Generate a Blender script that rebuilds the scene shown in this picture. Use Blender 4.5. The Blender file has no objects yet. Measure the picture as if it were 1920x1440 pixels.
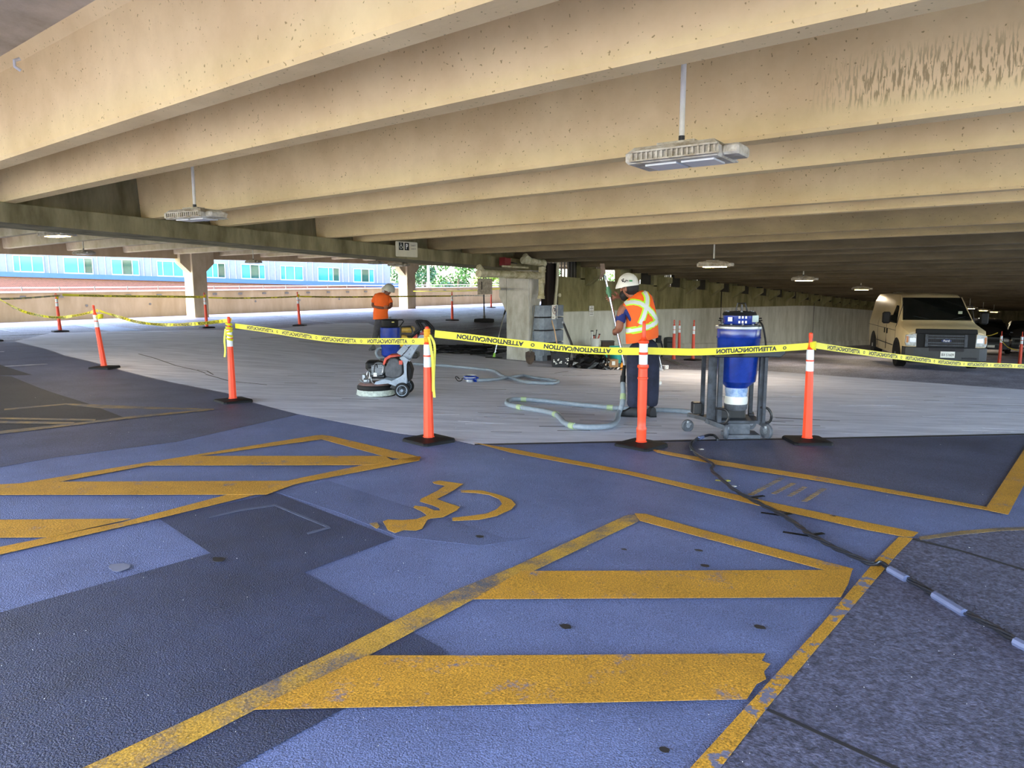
import bpy, bmesh, math, random
from mathutils import Vector, Matrix
random.seed(7)
S = bpy.context.scene
COL = S.collection
PI = math.pi
# ------------------------------------------------------------ camera
F_PX, CX, CY = 1325.0, 960.0, 720.0
YAW, PITCH = math.radians(38.26), math.radians(7.69)
EYE = Vector((0, 0, 1.38))
FW = Vector((math.cos(YAW)*math.cos(PITCH), math.sin(YAW)*math.cos(PITCH), -math.sin(PITCH)))
RT = Vector((math.sin(YAW), -math.cos(YAW), 0))
UP = RT.cross(FW)
FH = Vector((math.cos(YAW), math.sin(YAW), 0))
cd = bpy.data.cameras.new('camera')
cam = bpy.data.objects.new('camera', cd)
COL.objects.link(cam)
cd.sensor_width = 36
cd.lens = F_PX/1920*36
cd.clip_end = 500
cam.matrix_world = Matrix((( RT.x, UP.x, -FW.x, EYE.x), (RT.y, UP.y, -FW.y, EYE.y), (RT.z, UP.z, -FW.z, EYE.z), (0, 0, 0, 1)))
S.camera = cam
# ------------------------------------------------------------ light
S.view_settings.view_transform = 'Standard'
S.view_settings.look = 'None'
S.view_settings.gamma = 1
S.view_settings.use_curve_mapping = False
S.view_settings.exposure = 2.36
w = bpy.data.worlds.new('sky')
S.world = w
w.use_nodes = True
nt = w.node_tree
nt.nodes.clear()
sk = nt.nodes.new('ShaderNodeTexSky')
sk.sky_type = 'NISHITA'
sk.sun_disc = False
sk.sun_elevation = math.radians(55)
sk.sun_rotation = math.radians(-50)
sk.air_density = 1.0
sk.dust_density = 2.0
bg = nt.nodes.new('ShaderNodeBackground')
bg.inputs['Strength'].default_value = 0.5
wo = nt.nodes.new('ShaderNodeOutputWorld')
nt.links.new(sk.outputs[0], bg.inputs[0])
nt.links.new(bg.outputs[0], wo.inputs[0])
sun = bpy.data.lights.new('sun', 'SUN')
sun.energy = 3.0
sun.angle = math.radians(0.6)
sun.color = (1, 0.93, 0.82)
so = bpy.data.objects.new('sun', sun)
COL.objects.link(so)
so.rotation_euler = Vector((-0.5, 0.28, 0.82)).to_track_quat('Z', 'Y').to_euler()

# ------------------------------------------------------------ ground shape
def ss(a, b, t):
    t = min(1, max(0, (t-a)/(b-a)))
    return t*t*(3-2*t)

def FZ(x, y):
    xx = max(x, 0)
    r = -.03*xx if xx < 15 else -.45-.053*(xx-15)
    l = .05+.004*x+.005*x*ss(20, 31, y)
    k = ss(11, 18, y)
    return r*(1-k)+l*k

def SB(x):   # underside of the tee stems
    return 2.575-.034*x if x < 14 else 2.099-.04*(x-14)

def ray(px, py):
    return (FW*F_PX + RT*(px-CX) + UP*(CY-py)).normalized()

def at(px, py, h=0.0):
    d = ray(px, py)
    t = 3.0
    step = .5
    prev = .4
    t = prev
    while t < 260:
        p = EYE+d*t
        if p.z <= FZ(p.x, p.y)+h:
            a, b = prev, t
            for _ in range(30):
                m = (a+b)/2
                p = EYE+d*m
                if p.z <= FZ(p.x, p.y)+h: b = m
                else: a = m
            return EYE+d*b
        prev = t
        t += .12
    return EYE+d*200

def onY(px, py, Y):
    d = ray(px, py)
    return EYE+d*((Y-EYE.y)/d.y)

def atd(px, py, dep):
    d = ray(px, py)
    return EYE+d*(dep/d.dot(FH))

def dep(p): return (Vector(p)-EYE).dot(FH)
RZ = math.atan2(RT.y, RT.x)

# ------------------------------------------------------------ materials
def lin(c):
    return tuple((v/255/12.92 if v/255 <= .04045 else ((v/255+.055)/1.055)**2.4) for v in c)+(1,)
MATS = {}
def mat(name, rgb, rough=.6, metal=0, var=0.12, scale=6, bump=0, bscale=40, rgb2=None, stretch=None, emit=0, spec=.5, speck=0, trans=0, rot=0, pits=0):
    if name in MATS: return MATS[name]
    m = bpy.data.materials.new(name)
    m.use_nodes = True
    N, L = m.node_tree.nodes, m.node_tree.links
    b = N['Principled BSDF']
    b.inputs['Roughness'].default_value = rough
    b.inputs['Metallic'].default_value = metal
    b.inputs['Specular IOR Level'].default_value = spec
    if trans: b.inputs['Transmission Weight'].default_value = trans
    c1 = lin(rgb)
    c2 = lin(rgb2) if rgb2 else tuple(max(0, v*(1-2*var)) for v in c1[:3])+(1,)
    tc = N.new('ShaderNodeTexCoord')
    src = tc.outputs['Object']
    if stretch:
        mp = N.new('ShaderNodeMapping')
        mp.inputs['Scale'].default_value = stretch
        if rot:
            mp.vector_type = 'TEXTURE'
        mp.inputs['Rotation'].default_value = (0, 0, rot)
        L.new(src, mp.inputs[0])
        src = mp.outputs[0]
    if var or rgb2:
        n = N.new('ShaderNodeTexNoise')
        n.inputs['Scale'].default_value = scale
        n.inputs['Detail'].default_value = 6
        n.inputs['Roughness'].default_value = .65
        L.new(src, n.inputs[0])
        r = N.new('ShaderNodeValToRGB')
        r.color_ramp.elements[0].position = .34
        r.color_ramp.elements[1].position = .66
        r.color_ramp.elements[0].color = c2
        r.color_ramp.elements[1].color = c1
        L.new(n.outputs[0], r.inputs[0])
        out = r.outputs[0]
        if speck:
            v = N.new('ShaderNodeTexNoise')
            v.inputs['Scale'].default_value = speck
            v.inputs['Detail'].default_value = 2
            L.new(tc.outputs['Object'], v.inputs[0])
            r2 = N.new('ShaderNodeValToRGB')
            r2.color_ramp.elements[0].position = .3
            r2.color_ramp.elements[1].position = .7
            r2.color_ramp.elements[0].color = (.45, .45, .45, 1)
            r2.color_ramp.elements[1].color = (1.45, 1.45, 1.45, 1)
            L.new(v.outputs[0], r2.inputs[0])
            mx = N.new('ShaderNodeMix')
            mx.data_type = 'RGBA'
            mx.blend_type = 'MULTIPLY'
            mx.inputs[0].default_value = 1
            L.new(out, mx.inputs[6])
            L.new(r2.outputs[0], mx.inputs[7])
            out = mx.outputs[2]
        if pits:
            v = N.new('ShaderNodeTexNoise')
            v.inputs['Scale'].default_value = pits
            v.inputs['Detail'].default_value = 1.5
            L.new(tc.outputs['Object'], v.inputs[0])
            r2 = N.new('ShaderNodeValToRGB')
            r2.color_ramp.elements[0].position = .70
            r2.color_ramp.elements[1].position = .73
            r2.color_ramp.elements[0].color = (1, 1, 1, 1)
            r2.color_ramp.elements[1].color = (.5, .45, .36, 1)
            L.new(v.outputs[0], r2.inputs[0])
            mx = N.new('ShaderNodeMix')
            mx.data_type = 'RGBA'
            mx.blend_type = 'MULTIPLY'
            mx.inputs[0].default_value = 1
            L.new(out, mx.inputs[6])
            L.new(r2.outputs[0], mx.inputs[7])
            out = mx.outputs[2]
        L.new(out, b.inputs['Base Color'])
    else:
        b.inputs['Base Color'].default_value = c1
    if bump:
        n2 = N.new('ShaderNodeTexNoise')
        n2.inputs['Scale'].default_value = bscale
        n2.inputs['Detail'].default_value = 4
        L.new(src, n2.inputs[0])
        bp = N.new('ShaderNodeBump')
        bp.inputs['Strength'].default_value = bump
        bp.inputs['Distance'].default_value = .02
        L.new(n2.outputs[0], bp.inputs['Height'])
        L.new(bp.outputs[0], b.inputs['Normal'])
    if emit:
        b.inputs['Emission Color'].default_value = c1
        b.inputs['Emission Strength'].default_value = emit
    MATS[name] = m
    return m

def paint(name, rgb, under, lo, hi, sc=5, fine=70):
    """road paint worn through to the coat below it"""
    m = mat(name, rgb, .55, var=.1, scale=3, bump=.25, bscale=90, speck=150)
    N, L = m.node_tree.nodes, m.node_tree.links
    b = N['Principled BSDF']
    old = b.inputs['Base Color'].links[0].from_socket
    tc = N.new('ShaderNodeTexCoord')
    n = N.new('ShaderNodeTexNoise'); n.inputs['Scale'].default_value = sc; n.inputs['Detail'].default_value = 8; n.inputs['Roughness'].default_value = .72
    f = N.new('ShaderNodeTexNoise'); f.inputs['Scale'].default_value = fine; f.inputs['Detail'].default_value = 3
    L.new(tc.outputs['Object'], n.inputs[0]); L.new(tc.outputs['Object'], f.inputs[0])
    a = N.new('ShaderNodeMath'); a.operation = 'MULTIPLY_ADD'; a.inputs[1].default_value = .35
    L.new(f.outputs[0], a.inputs[0]); L.new(n.outputs[0], a.inputs[2])
    r = N.new('ShaderNodeValToRGB')
    r.color_ramp.elements[0].position = lo; r.color_ramp.elements[1].position = hi
    r.color_ramp.elements[0].color = (0, 0, 0, 1); r.color_ramp.elements[1].color = (1, 1, 1, 1)
    L.new(a.outputs[0], r.inputs[0])
    mx = N.new('ShaderNodeMix'); mx.data_type = 'RGBA'
    mx.inputs[7].default_value = lin(under)
    L.new(r.outputs[0], mx.inputs[0]); L.new(old, mx.inputs[6])
    L.new(mx.outputs[2], b.inputs['Base Color'])
    return m

# ------------------------------------------------------------ mesh helpers
class MB:
    def __init__(s): s.v = []; s.f = []
    def add(s, vs, fs):
        o = len(s.v)
        s.v += [tuple(v) for v in vs]
        s.f += [tuple(i+o for i in f) for f in fs]
        return s
    def box(s, c, d, rot=None, taper=1.0, bev=0):
        x, y, z = d[0]/2, d[1]/2, d[2]/2
        vs = []
        if bev:
            b = bev
            ring = [(x-b, y), (x, y-b), (x, -y+b), (x-b, -y), (-x+b, -y), (-x, -y+b), (-x, y-b), (-x+b, y)]
            for zz, k in ((-z, 1-b/max(x, y)), (-z+b, 1), (z-b, 1), (z, 1-b/max(x, y))):
                t = taper if zz > 0 else 1
                vs += [Vector((a*k*t, c_*k*t, zz)) for a, c_ in ring]
            fs = [tuple(range(7, -1, -1)), tuple(range(24, 32))]
            for r in range(3):
                for i in range(8):
                    j = (i+1) % 8
                    fs.append((r*8+j, r*8+i, r*8+8+i, r*8+8+j)[::-1] if False else (r*8+i, r*8+j, r*8+8+j, r*8+8+i)[::-1])
        else:
            for zz in (-z, z):
                t = taper if zz > 0 else 1
                vs += [Vector((a*t, b_*t, zz)) for a, b_ in ((-x, -y), (x, -y), (x, y), (-x, y))]
            fs = [(3, 2, 1, 0), (4, 5, 6, 7), (0, 1, 5, 4), (1, 2, 6, 5), (2, 3, 7, 6), (3, 0, 4, 7)]
        if rot is not None:
            R = Matrix.Rotation(rot, 3, 'Z') if not hasattr(rot, 'to_3x3') else rot.to_3x3()
            vs = [R @ v for v in vs]
        return s.add([v+Vector(c) for v in vs], fs)
    def beam(s, a, b, w_, h_, upv=(0, 0, 1)):
        a, b = Vector(a), Vector(b)
        d = (b-a)
        t = d.normalized()
        sd = t.cross(Vector(upv))
        if sd.length < 1e-4: sd = Vector((1, 0, 0))
        sd.normalize()
        u = sd.cross(t)
        vs = []
        for p in (a, b):
            for i, j in ((-1, -1), (1, -1), (1, 1), (-1, 1)):
                vs.append(p+sd*i*w_/2+u*j*h_/2)
        return s.add(vs, [(3, 2, 1, 0), (4, 5, 6, 7), (0, 1, 5, 4), (1, 2, 6, 5), (2, 3, 7, 6), (3, 0, 4, 7)])
    def rings(s, rs, closed=True, caps=True):
        n = len(rs[0])
        vs = [p for r in rs for p in r]
        fs = []
        for k in range(len(rs)-1):
            for i in range(n if closed else n-1):
                j = (i+1) % n
                fs.append((k*n+i, k*n+j, (k+1)*n+j, (k+1)*n+i))
        if caps:
            fs.append(tuple(range(n-1, -1, -1)))
            fs.append(tuple((len(rs)-1)*n+i for i in range(n)))
        return s.add(vs, fs)
    def tube(s, pts, r, n=8, caps=True, ell=1.0):
        pts = [Vector(p) for p in pts]
        R = r if isinstance(r, (list, tuple)) else [r]*len(pts)
        rs = []
        up = Vector((0, 0, 1))
        for i, p in enumerate(pts):
            t = (pts[min(i+1, len(pts)-1)]-pts[max(i-1, 0)]).normalized()
            a = t.cross(up)
            if a.length < .05:
                a = t.cross(Vector((0, 1, 0))) if i == 0 or not rs else pa - t*pa.dot(t)
            a.normalize()
            if rs and a.dot(pa) < 0: a = -a
            pa = a
            b = a.cross(t)
            rs.append([p+a*math.cos(2*PI*k/n)*R[i]+b*math.sin(2*PI*k/n)*R[i]*ell for k in range(n)])
        return s.rings(rs, True, caps)
    def lathe(s, prof, n=20, c=(0, 0, 0), ph=0, axis=None, sy=1.0):
        c = Vector(c)
        rs = []
        Q = Vector((0, 0, 1)).rotation_difference(Vector(axis)) if axis is not None else None
        for r, z in prof:
            ring = []
            for k in range(n):
                v = Vector((math.cos(ph+2*PI*k/n)*r, math.sin(ph+2*PI*k/n)*r*sy, z))
                if Q: v = Q @ v
                ring.append(c+v)
            rs.append(ring)
        return s.rings(rs)
    def ball(s, c, r, n=12, m=8, rot=None):
        rx, ry, rz = r if isinstance(r, (list, tuple)) else (r, r, r)
        rs = []
        for i in range(m+1):
            a = -PI/2+PI*i/m
            k = max(.01, math.cos(a))
            ring = [Vector((math.cos(2*PI*j/n)*k*rx, math.sin(2*PI*j/n)*k*ry, math.sin(a)*rz)) for j in range(n)]
            if rot: ring = [rot @ v for v in ring]
            rs.append([v+Vector(c) for v in ring])
        return s.rings(rs)
    def prism(s, poly, axis, a, b):
        """extrude a 2-D polygon along x, y or z from a to b"""
        def m3(p, t):
            return {'x': (t, p[0], p[1]), 'y': (p[0], t, p[1]), 'z': (p[0], p[1], t)}[axis]
        n = len(poly)
        vs = [m3(p, a) for p in poly]+[m3(p, b) for p in poly]
        fs = [tuple(range(n-1, -1, -1)), tuple(range(n, 2*n))]+[(i, (i+1) % n, n+(i+1) % n, n+i) for i in range(n)]
        return s.add(vs, fs)
    def build(s, name, m, parent=None, smooth=False, label=None, bevel=0, cat=None, group=None, kind=None, sub=0):
        me = bpy.data.meshes.new(name)
        me.from_pydata(s.v, [], s.f)
        me.update()
        bm = bmesh.new(); bm.from_mesh(me)
        bmesh.ops.recalc_face_normals(bm, faces=bm.faces)
        bm.to_mesh(me); bm.free()
        me.materials.append(m)
        if smooth:
            me.polygons.foreach_set('use_smooth', [True]*len(me.polygons))
            try: me.set_sharp_from_angle(angle=math.radians(42))
            except Exception: pass
        o = bpy.data.objects.new(name, me)
        COL.objects.link(o)
        if parent is not None: o.parent = parent
        if bevel:
            b = o.modifiers.new('bevel', 'BEVEL'); b.width = bevel; b.segments = 2; b.limit_method = 'ANGLE'
        if sub:
            b = o.modifiers.new('sub', 'SUBSURF'); b.levels = sub; b.render_levels = sub
        tag(o, label, cat, group, kind)
        return o

def tag(o, label=None, cat=None, group=None, kind=None):
    if label: o['label'] = label
    if cat: o['category'] = cat
    if group: o['group'] = group
    if kind: o['kind'] = kind
    return o

def thing(name, loc, rz, label, cat, group=None):
    o = bpy.data.objects.new(name, None)
    o.empty_display_size = .1
    COL.objects.link(o)
    o.location = loc
    o.rotation_euler = (0, 0, rz)
    return tag(o, label, cat, group)

def kids(o): return [c for c in bpy.data.objects if c.parent == o]
def copy_tree(o, label=None, loc=None, rz=None, parent=None):
    c = o.copy()
    COL.objects.link(c)
    if parent is not None: c.parent = parent
    for ch in KID.get(o.name, kids(o)):
        copy_tree(ch, parent=c)
    if label: c['label'] = label
    if loc is not None: c.location = loc
    if rz is not None: c.rotation_euler[2] = rz
    return c
KID = {}

def smoothpts(P, k=6):
    P = [Vector(p) for p in P]
    out = []
    for i in range(len(P)-1):
        p0, p1, p2, p3 = P[max(i-1, 0)], P[i], P[i+1], P[min(i+2, len(P)-1)]
        for j in range(k):
            t = j/k
            out.append(.5*((2*p1)+(-p0+p2)*t+(2*p0-5*p1+4*p2-p3)*t*t+(-p0+3*p1-3*p2+p3)*t**3))
    out.append(P[-1])
    return out

def sheet(name, pts, m, parent, off, label=None, world=(), kind=None, grid=.5, thick=None):
    """thin layer lying on the floor; outline given as points on the floor"""
    P = [(at(p[0], p[1]) if len(p) == 2 else Vector(p)) for p in pts]
    bm = bmesh.new()
    vs = [bm.verts.new((p.x, p.y, 0)) for p in P]
    f = bm.faces.new(vs)
    bmesh.ops.triangulate(bm, faces=[f])
    xs = [p.x for p in P]; ys = [p.y for p in P]
    def cuts(lo, hi): 
        a = math.ceil(lo/grid)*grid
        while a < hi:
            yield a
            a += grid
    if max(ys) > 10.9 or (min(xs) < 12 < max(xs)) or min(xs) < 0:
        for c in cuts(min(xs), max(xs)):
            bmesh.ops.bisect_plane(bm, geom=bm.verts[:]+bm.edges[:]+bm.faces[:], plane_co=(c, 0, 0), plane_no=(1, 0, 0))
        for c in cuts(min(ys), max(ys)):
            bmesh.ops.bisect_plane(bm, geom=bm.verts[:]+bm.edges[:]+bm.faces[:], plane_co=(0, c, 0), plane_no=(0, 1, 0))
    bmesh.ops.recalc_face_normals(bm, faces=bm.faces)
    for v in bm.verts: v.co.z = FZ(v.co.x, v.co.y)+off
    for fc in bm.faces:
        if fc.normal.z < 0: fc.normal_flip()
    # a real edge of its own thickness
    r = bmesh.ops.extrude_face_region(bm, geom=bm.faces[:])
    for v in [g for g in r['geom'] if isinstance(g, bmesh.types.BMVert)]: v.co.z += (thick or .0015)
    bmesh.ops.recalc_face_normals(bm, faces=bm.faces)
    me = bpy.data.meshes.new(name)
    bm.to_mesh(me); bm.free()
    me.materials.append(m)
    o = bpy.data.objects.new(name, me)
    COL.objects.link(o)
    o.parent = parent
    tag(o, label, kind=kind)
    return o

_txt = {}
def glyphs(s, bold=.0):
    """flat letter outlines: vertices and faces, cap height about 0.7"""
    if (s, bold) in _txt: return _txt[(s, bold)]
    c = bpy.data.curves.new('lettering', 'FONT')
    c.body = s; c.size = 1; c.offset = bold; c.resolution_u = 3
    c.fill_mode = 'BOTH'
    o = bpy.data.objects.new('lettering', c)
    COL.objects.link(o)
    dg = bpy.context.evaluated_depsgraph_get()
    me = o.evaluated_get(dg).to_mesh()
    vs = [v.co.copy() for v in me.vertices]
    fs = [tuple(p.vertices) for p in me.polygons]
    bpy.data.objects.remove(o)
    mnx = min(v.x for v in vs); mxx = max(v.x for v in vs); mny = min(v.y for v in vs); mxy = max(v.y for v in vs)
    vs = [Vector((v.x-(mnx+mxx)/2, v.y-(mny+mxy)/2, 0)) for v in vs]
    _txt[(s, bold)] = (vs, fs, mxx-mnx, mxy-mny)
    return _txt[(s, bold)]

def letter(s, width, c, ux, uy, m, parent, name='lettering', bold=.01, height=None):
    """writing centred on c, reading along ux"""
    vs, fs, W, H = glyphs(s, bold)
    k = width/W
    kh = height/H if height else k
    ux, uy, c = Vector(ux).normalized(), Vector(uy).normalized(), Vector(c)
    mb = MB().add([c+ux*v.x*k+uy*v.y*kh for v in vs], fs)
    return mb.build(name, m, parent)

def skin(name, J, E, m, parent, sub=2, label=None):
    names = list(J)
    me = bpy.data.meshes.new(name)
    me.from_pydata([J[n][:3] for n in names], [(names.index(a), names.index(b)) for a, b in E], [])
    me.materials.append(m)
    o = bpy.data.objects.new(name, me)
    COL.objects.link(o)
    o.parent = parent
    sm = o.modifiers.new('skin', 'SKIN')
    sm.use_smooth_shade = True
    if not me.skin_vertices: 
        pass
    sv = me.skin_vertices[0].data if me.skin_vertices else None
    if sv is None:
        bm = bmesh.new(); bm.from_mesh(me)
        bm.verts.layers.skin.verify()
        bm.to_mesh(me); bm.free()
        sv = me.skin_vertices[0].data
    for i, n in enumerate(names):
        r = J[n][3]
        sv[i].radius = r if isinstance(r, tuple) else (r, r)
        sv[i].use_root = (i == 0)
    s2 = o.modifiers.new('sub', 'SUBSURF'); s2.levels = sub; s2.render_levels = sub
    if label: o['label'] = label
    return o
# ------------------------------------------------------------ material set
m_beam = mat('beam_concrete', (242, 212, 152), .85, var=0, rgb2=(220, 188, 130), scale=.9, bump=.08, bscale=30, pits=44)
m_beam2 = mat('shaded_beam_concrete', (184, 158, 110), .88, var=0, rgb2=(146, 126, 88), scale=1.3, bump=.1, bscale=30, stretch=(1, .5, 1), pits=40)  # middle tier: weaker daylight painted in as a darker colour
m_beam3 = mat('deep_shade_beam_concrete', (114, 100, 74), .9, var=0, rgb2=(84, 72, 50), scale=1.6, bump=.12, bscale=30, stretch=(1, .4, 1))  # far tier: dimness of the deep bay painted into the colour
m_slab = mat('slab_concrete', (200, 186, 160), .85, rgb2=(158, 145, 118), scale=1.4, bump=.12, bscale=30)
m_gird = mat('girder_concrete', (150, 140, 104), .9, rgb2=(98, 90, 58), scale=3, bump=.15, bscale=30, stretch=(1, 1, .25))
m_col = mat('column_concrete', (196, 196, 190), .85, rgb2=(148, 144, 130), scale=2.5, bump=.1, bscale=40, stretch=(1, 1, .4))
m_par = mat('parapet_concrete', (180, 158, 124), .85, rgb2=(160, 138, 102), scale=2.2, stretch=(1, 1, .25))
m_wallup = mat('wall_upper_concrete', (160, 152, 108), .9, rgb2=(108, 102, 62), scale=2.2, stretch=(1, 1, .35), bump=.1)
m_walllo = mat('wall_lower_concrete', (222, 222, 212), .9, rgb2=(186, 186, 172), scale=2.4, stretch=(1, 1, .3), bump=.1)
m_base = mat('worn_deck_coat', (160, 160, 178), .6, rgb2=(120, 119, 132), scale=1.2, stretch=(.5, 1.6, 1), bump=.3, bscale=60, speck=30)
m_coat = mat('blue_grey_deck_coat', (110, 123, 168), .5, rgb2=(90, 101, 140), scale=1.3, bump=.75, bscale=150, speck=160)
m_coat2 = mat('dull_deck_coat', (86, 92, 120), .5, rgb2=(64, 69, 94), scale=1.3, bump=.5, bscale=120, speck=90)
m_dark = mat('dark_patch_coat', (54, 64, 98), .5, rgb2=(39, 47, 74), scale=1.8, bump=.8, bscale=150, speck=170)
m_dark2 = mat('black_worn_coat', (50, 49, 55), .6, rgb2=(36, 36, 42), scale=1.5, bump=.4, bscale=120, speck=60)
m_bare = mat('ground_concrete', (226, 228, 242), .7, rgb2=(190, 192, 208), scale=2.4, stretch=(2.2, .42, 1), rot=-.95, bump=.35, bscale=9)
m_walk = mat('walkway_concrete', (102, 103, 128), .75, rgb2=(64, 65, 84), scale=22, bump=.5, bscale=90, speck=60)
Y1 = (204, 150, 50)
m_yel = paint('yellow_paint', Y1, (100, 108, 140), .76, .90)
m_yelw = paint('worn_yellow_paint', (200, 156, 62), (84, 88, 102), .62, .82, sc=4, fine=110)
m_yelc = paint('chipped_yellow_paint', (208, 154, 52), (112, 114, 138), .72, .745, sc=6, fine=20)
m_yelf = paint('faded_yellow_paint', (176, 142, 78), (84, 84, 92), .5, .8)
m_white = paint('white_line_paint', (190, 192, 205), (100, 100, 110), .62, .85)
m_bluep = paint('pale_blue_paint', (170, 190, 232), (120, 130, 150), .7, .95)
m_black = mat('black_rubber', (20, 20, 22), .6, var=.15, spec=.25)
m_blk = mat('black_metal', (30, 30, 33), .4, var=.2, scale=12)
m_orange = mat('orange_plastic', (246, 72, 30), .42, var=.06)
m_refl = mat('reflective_white', (226, 232, 238), .35, var=.03)
m_tape = mat('yellow_tape', (224, 212, 36), .45, var=.04)
m_ink = mat('black_ink', (16, 16, 16), .5, var=0)
m_steel = mat('galvanised_steel', (170, 176, 184), .35, metal=.7, var=.1)
m_chrome = mat('polished_metal', (225, 228, 232), .18, metal=1, var=.02)
m_grey = mat('grey_hose', (138, 148, 158), .55, var=.1, scale=20)
m_fix = mat('dirty_fixture', (214, 208, 190), .7, rgb2=(150, 136, 108), scale=9, bump=.4, bscale=60)
m_lit = mat('lit_lens', (255, 214, 140), .4, var=0, emit=14)
m_lens = mat('unlit_lens', (206, 208, 206), .3, var=0)
m_pvc = mat('stained_pipe_wrap', (206, 200, 168), .6, rgb2=(150, 140, 100), scale=7)

# ------------------------------------------------------------ floor
def grid_floor(name, x0, x1, y0, y1, st, m):
    mb = MB()
    nx, ny = int((x1-x0)/st), int((y1-y0)/st)
    vs = []
    for i in range(nx+1):
        for j in range(ny+1):
            x, y = x0+(x1-x0)*i/nx, y0+(y1-y0)*j/ny
            vs.append((x, y, FZ(x, y)))
    n0 = len(vs)
    vs += [(v[0], v[1], v[2]-.25) for v in vs]
    fs = []
    for i in range(nx):
        for j in range(ny):
            a = i*(ny+1)+j
            fs.append((a, a+ny+1, a+ny+2, a+1))
            fs.append((a+n0+1, a+n0+ny+2, a+n0+ny+1, a+n0))
    def side(a, b): fs.append((a, b, b+n0, a+n0))
    for i in range(nx):
        side((i+1)*(ny+1), i*(ny+1)); side(i*(ny+1)+ny, (i+1)*(ny+1)+ny)
    for j in range(ny):
        side(j, j+1); side(nx*(ny+1)+j+1, nx*(ny+1)+j)
    return mb.add(vs, fs).build(name, m, kind='structure', smooth=True)
floor = grid_floor('floor', -26, 88, -20, 32, .5, m_base)
floor['label'] = 'grey parking deck with worn coating'
P_BARE = [(28, 640), (92, 625), (200, 622), (270, 621), (370, 619), (475, 619), (540, 615), (590, 609), (640, 606), (690, 606), (735, 628), (800, 650), (880, 664), (960, 676), (1100, 690), (1300, 694), (1440, 696), (1715, 716), (1920, 731), (2100, 748),
          (2100, 811), (1920, 815), (1540, 822), (1290, 826), (890, 834), (850, 825), (750, 813), (550, 775), (475, 755), (425, 737), (350, 722), (232, 695), (187, 682), (120, 666)]
sheet('bare_concrete', P_BARE, m_bare, floor, .002, 'ground pale bare concrete in the taped work area')
blue = [(-500, 1300), (-500, 850), (0, 815), (250, 785), (437, 758), (475, 756), (550, 776), (750, 815), (850, 827), (890, 836), (1290, 829), (1540, 824), (1920, 817), (2100, 813)]
sheet('deck_coating', blue+[(9.0, -3.5, 0), (-4, -6, 0), (-6, 2, 0), (-3, 7, 0)], m_coat, floor, .002, 'blue grey coated deck in front of the work area', thick=.004)
sheet('deck_coating', [(1225, 846), (1340, 868), (1550, 902), (1850, 957), (1920, 870), (2100, 700+125), (2100, 818), (1920, 818), (1540, 825), (1290, 830), (1200, 832)], m_coat2, floor, .006, 'darker coating strip by the right hand bay')
sheet('deck_coating', [(-300, 640), (28, 642), (120, 668), (187, 684), (232, 697), (350, 724), (425, 739), (475, 757), (560, 778), (330, 830), (100, 860), (-300, 930)], m_coat2, floor, .0065, 'dull dark coating at left')
sheet('coating_patch', [(-100, 700), (22, 707), (92, 735), (162, 757), (240, 787), (0, 812), (-200, 826)], m_dark2, floor, .009, 'blackish coating patch at left')
sheet('coating_patch', [(-100, 672), (0, 685), (60, 704), (-100, 707)], m_dark2, floor, .009, 'blackish coating patch at left')
sheet('coating_patch', [(517, 926), (740, 1012), (570, 1076), (826, 1218), (836, 1228), (826, 1238), (640, 1335), (450, 1440), (200, 1580), (-500, 1580), (-500, 1290), (0, 1152), (395, 1040), (300, 976)], m_dark, floor, .0075, 'large dark repair patch in the coating')
sheet('walkway_slab', [(1712, 1012), (1770, 1008), (1830, 1000), (1880, 996), (1960, 993), (2300, 1010), (2300, 1600), (1230, 1600), (1355, 1440), (1440, 1330), (1530, 1222), (1680, 1045)], m_walk, floor, .0075, 'bare mottled concrete walkway slab')
m_coat3 = mat('overlap_coat', (96, 108, 148), .5, rgb2=(80, 90, 126), scale=1.3, bump=.6, bscale=150, speck=160)
sheet('deck_coating', [(615, 903), (766, 952), (947, 1011), (1000, 1010), (900, 1026), (745, 1008), (640, 965), (520, 925)], m_coat3, floor, .0068, 'slightly darker overlap in the coating')
m_joint = mat('joint', (40, 38, 42), .8, var=0)
sheet('slab_joint', [(1440, 1333), (1670, 1438), (1900, 1545), (1890, 1550), (1662, 1442), (1436, 1337)], m_joint, floor, .0095)
sheet('slab_joint', [(1712, 1012), (1800, 1034), (1960, 1082), (1958, 1085), (1800, 1037), (1710, 1015)], m_joint, floor, .0095)
sheet('slab_joint', [(890, 834), (1290, 826), (1540, 822), (1920, 814), (2050, 811), (2050, 814), (1920, 817), (1540, 825), (1290, 829), (890, 836)], m_joint, floor, .0075)
for _p in ([(392, 972), (450, 958), (515, 948), (560, 966), (618, 990), (616, 993), (558, 969), (515, 951), (450, 961), (393, 974)], [(575, 1002), (618, 990), (620, 993), (578, 1005)]):
    sheet('scratch_mark', _p, mat('pale_scratch', (92, 100, 124), .6), floor, .0095)
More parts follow.
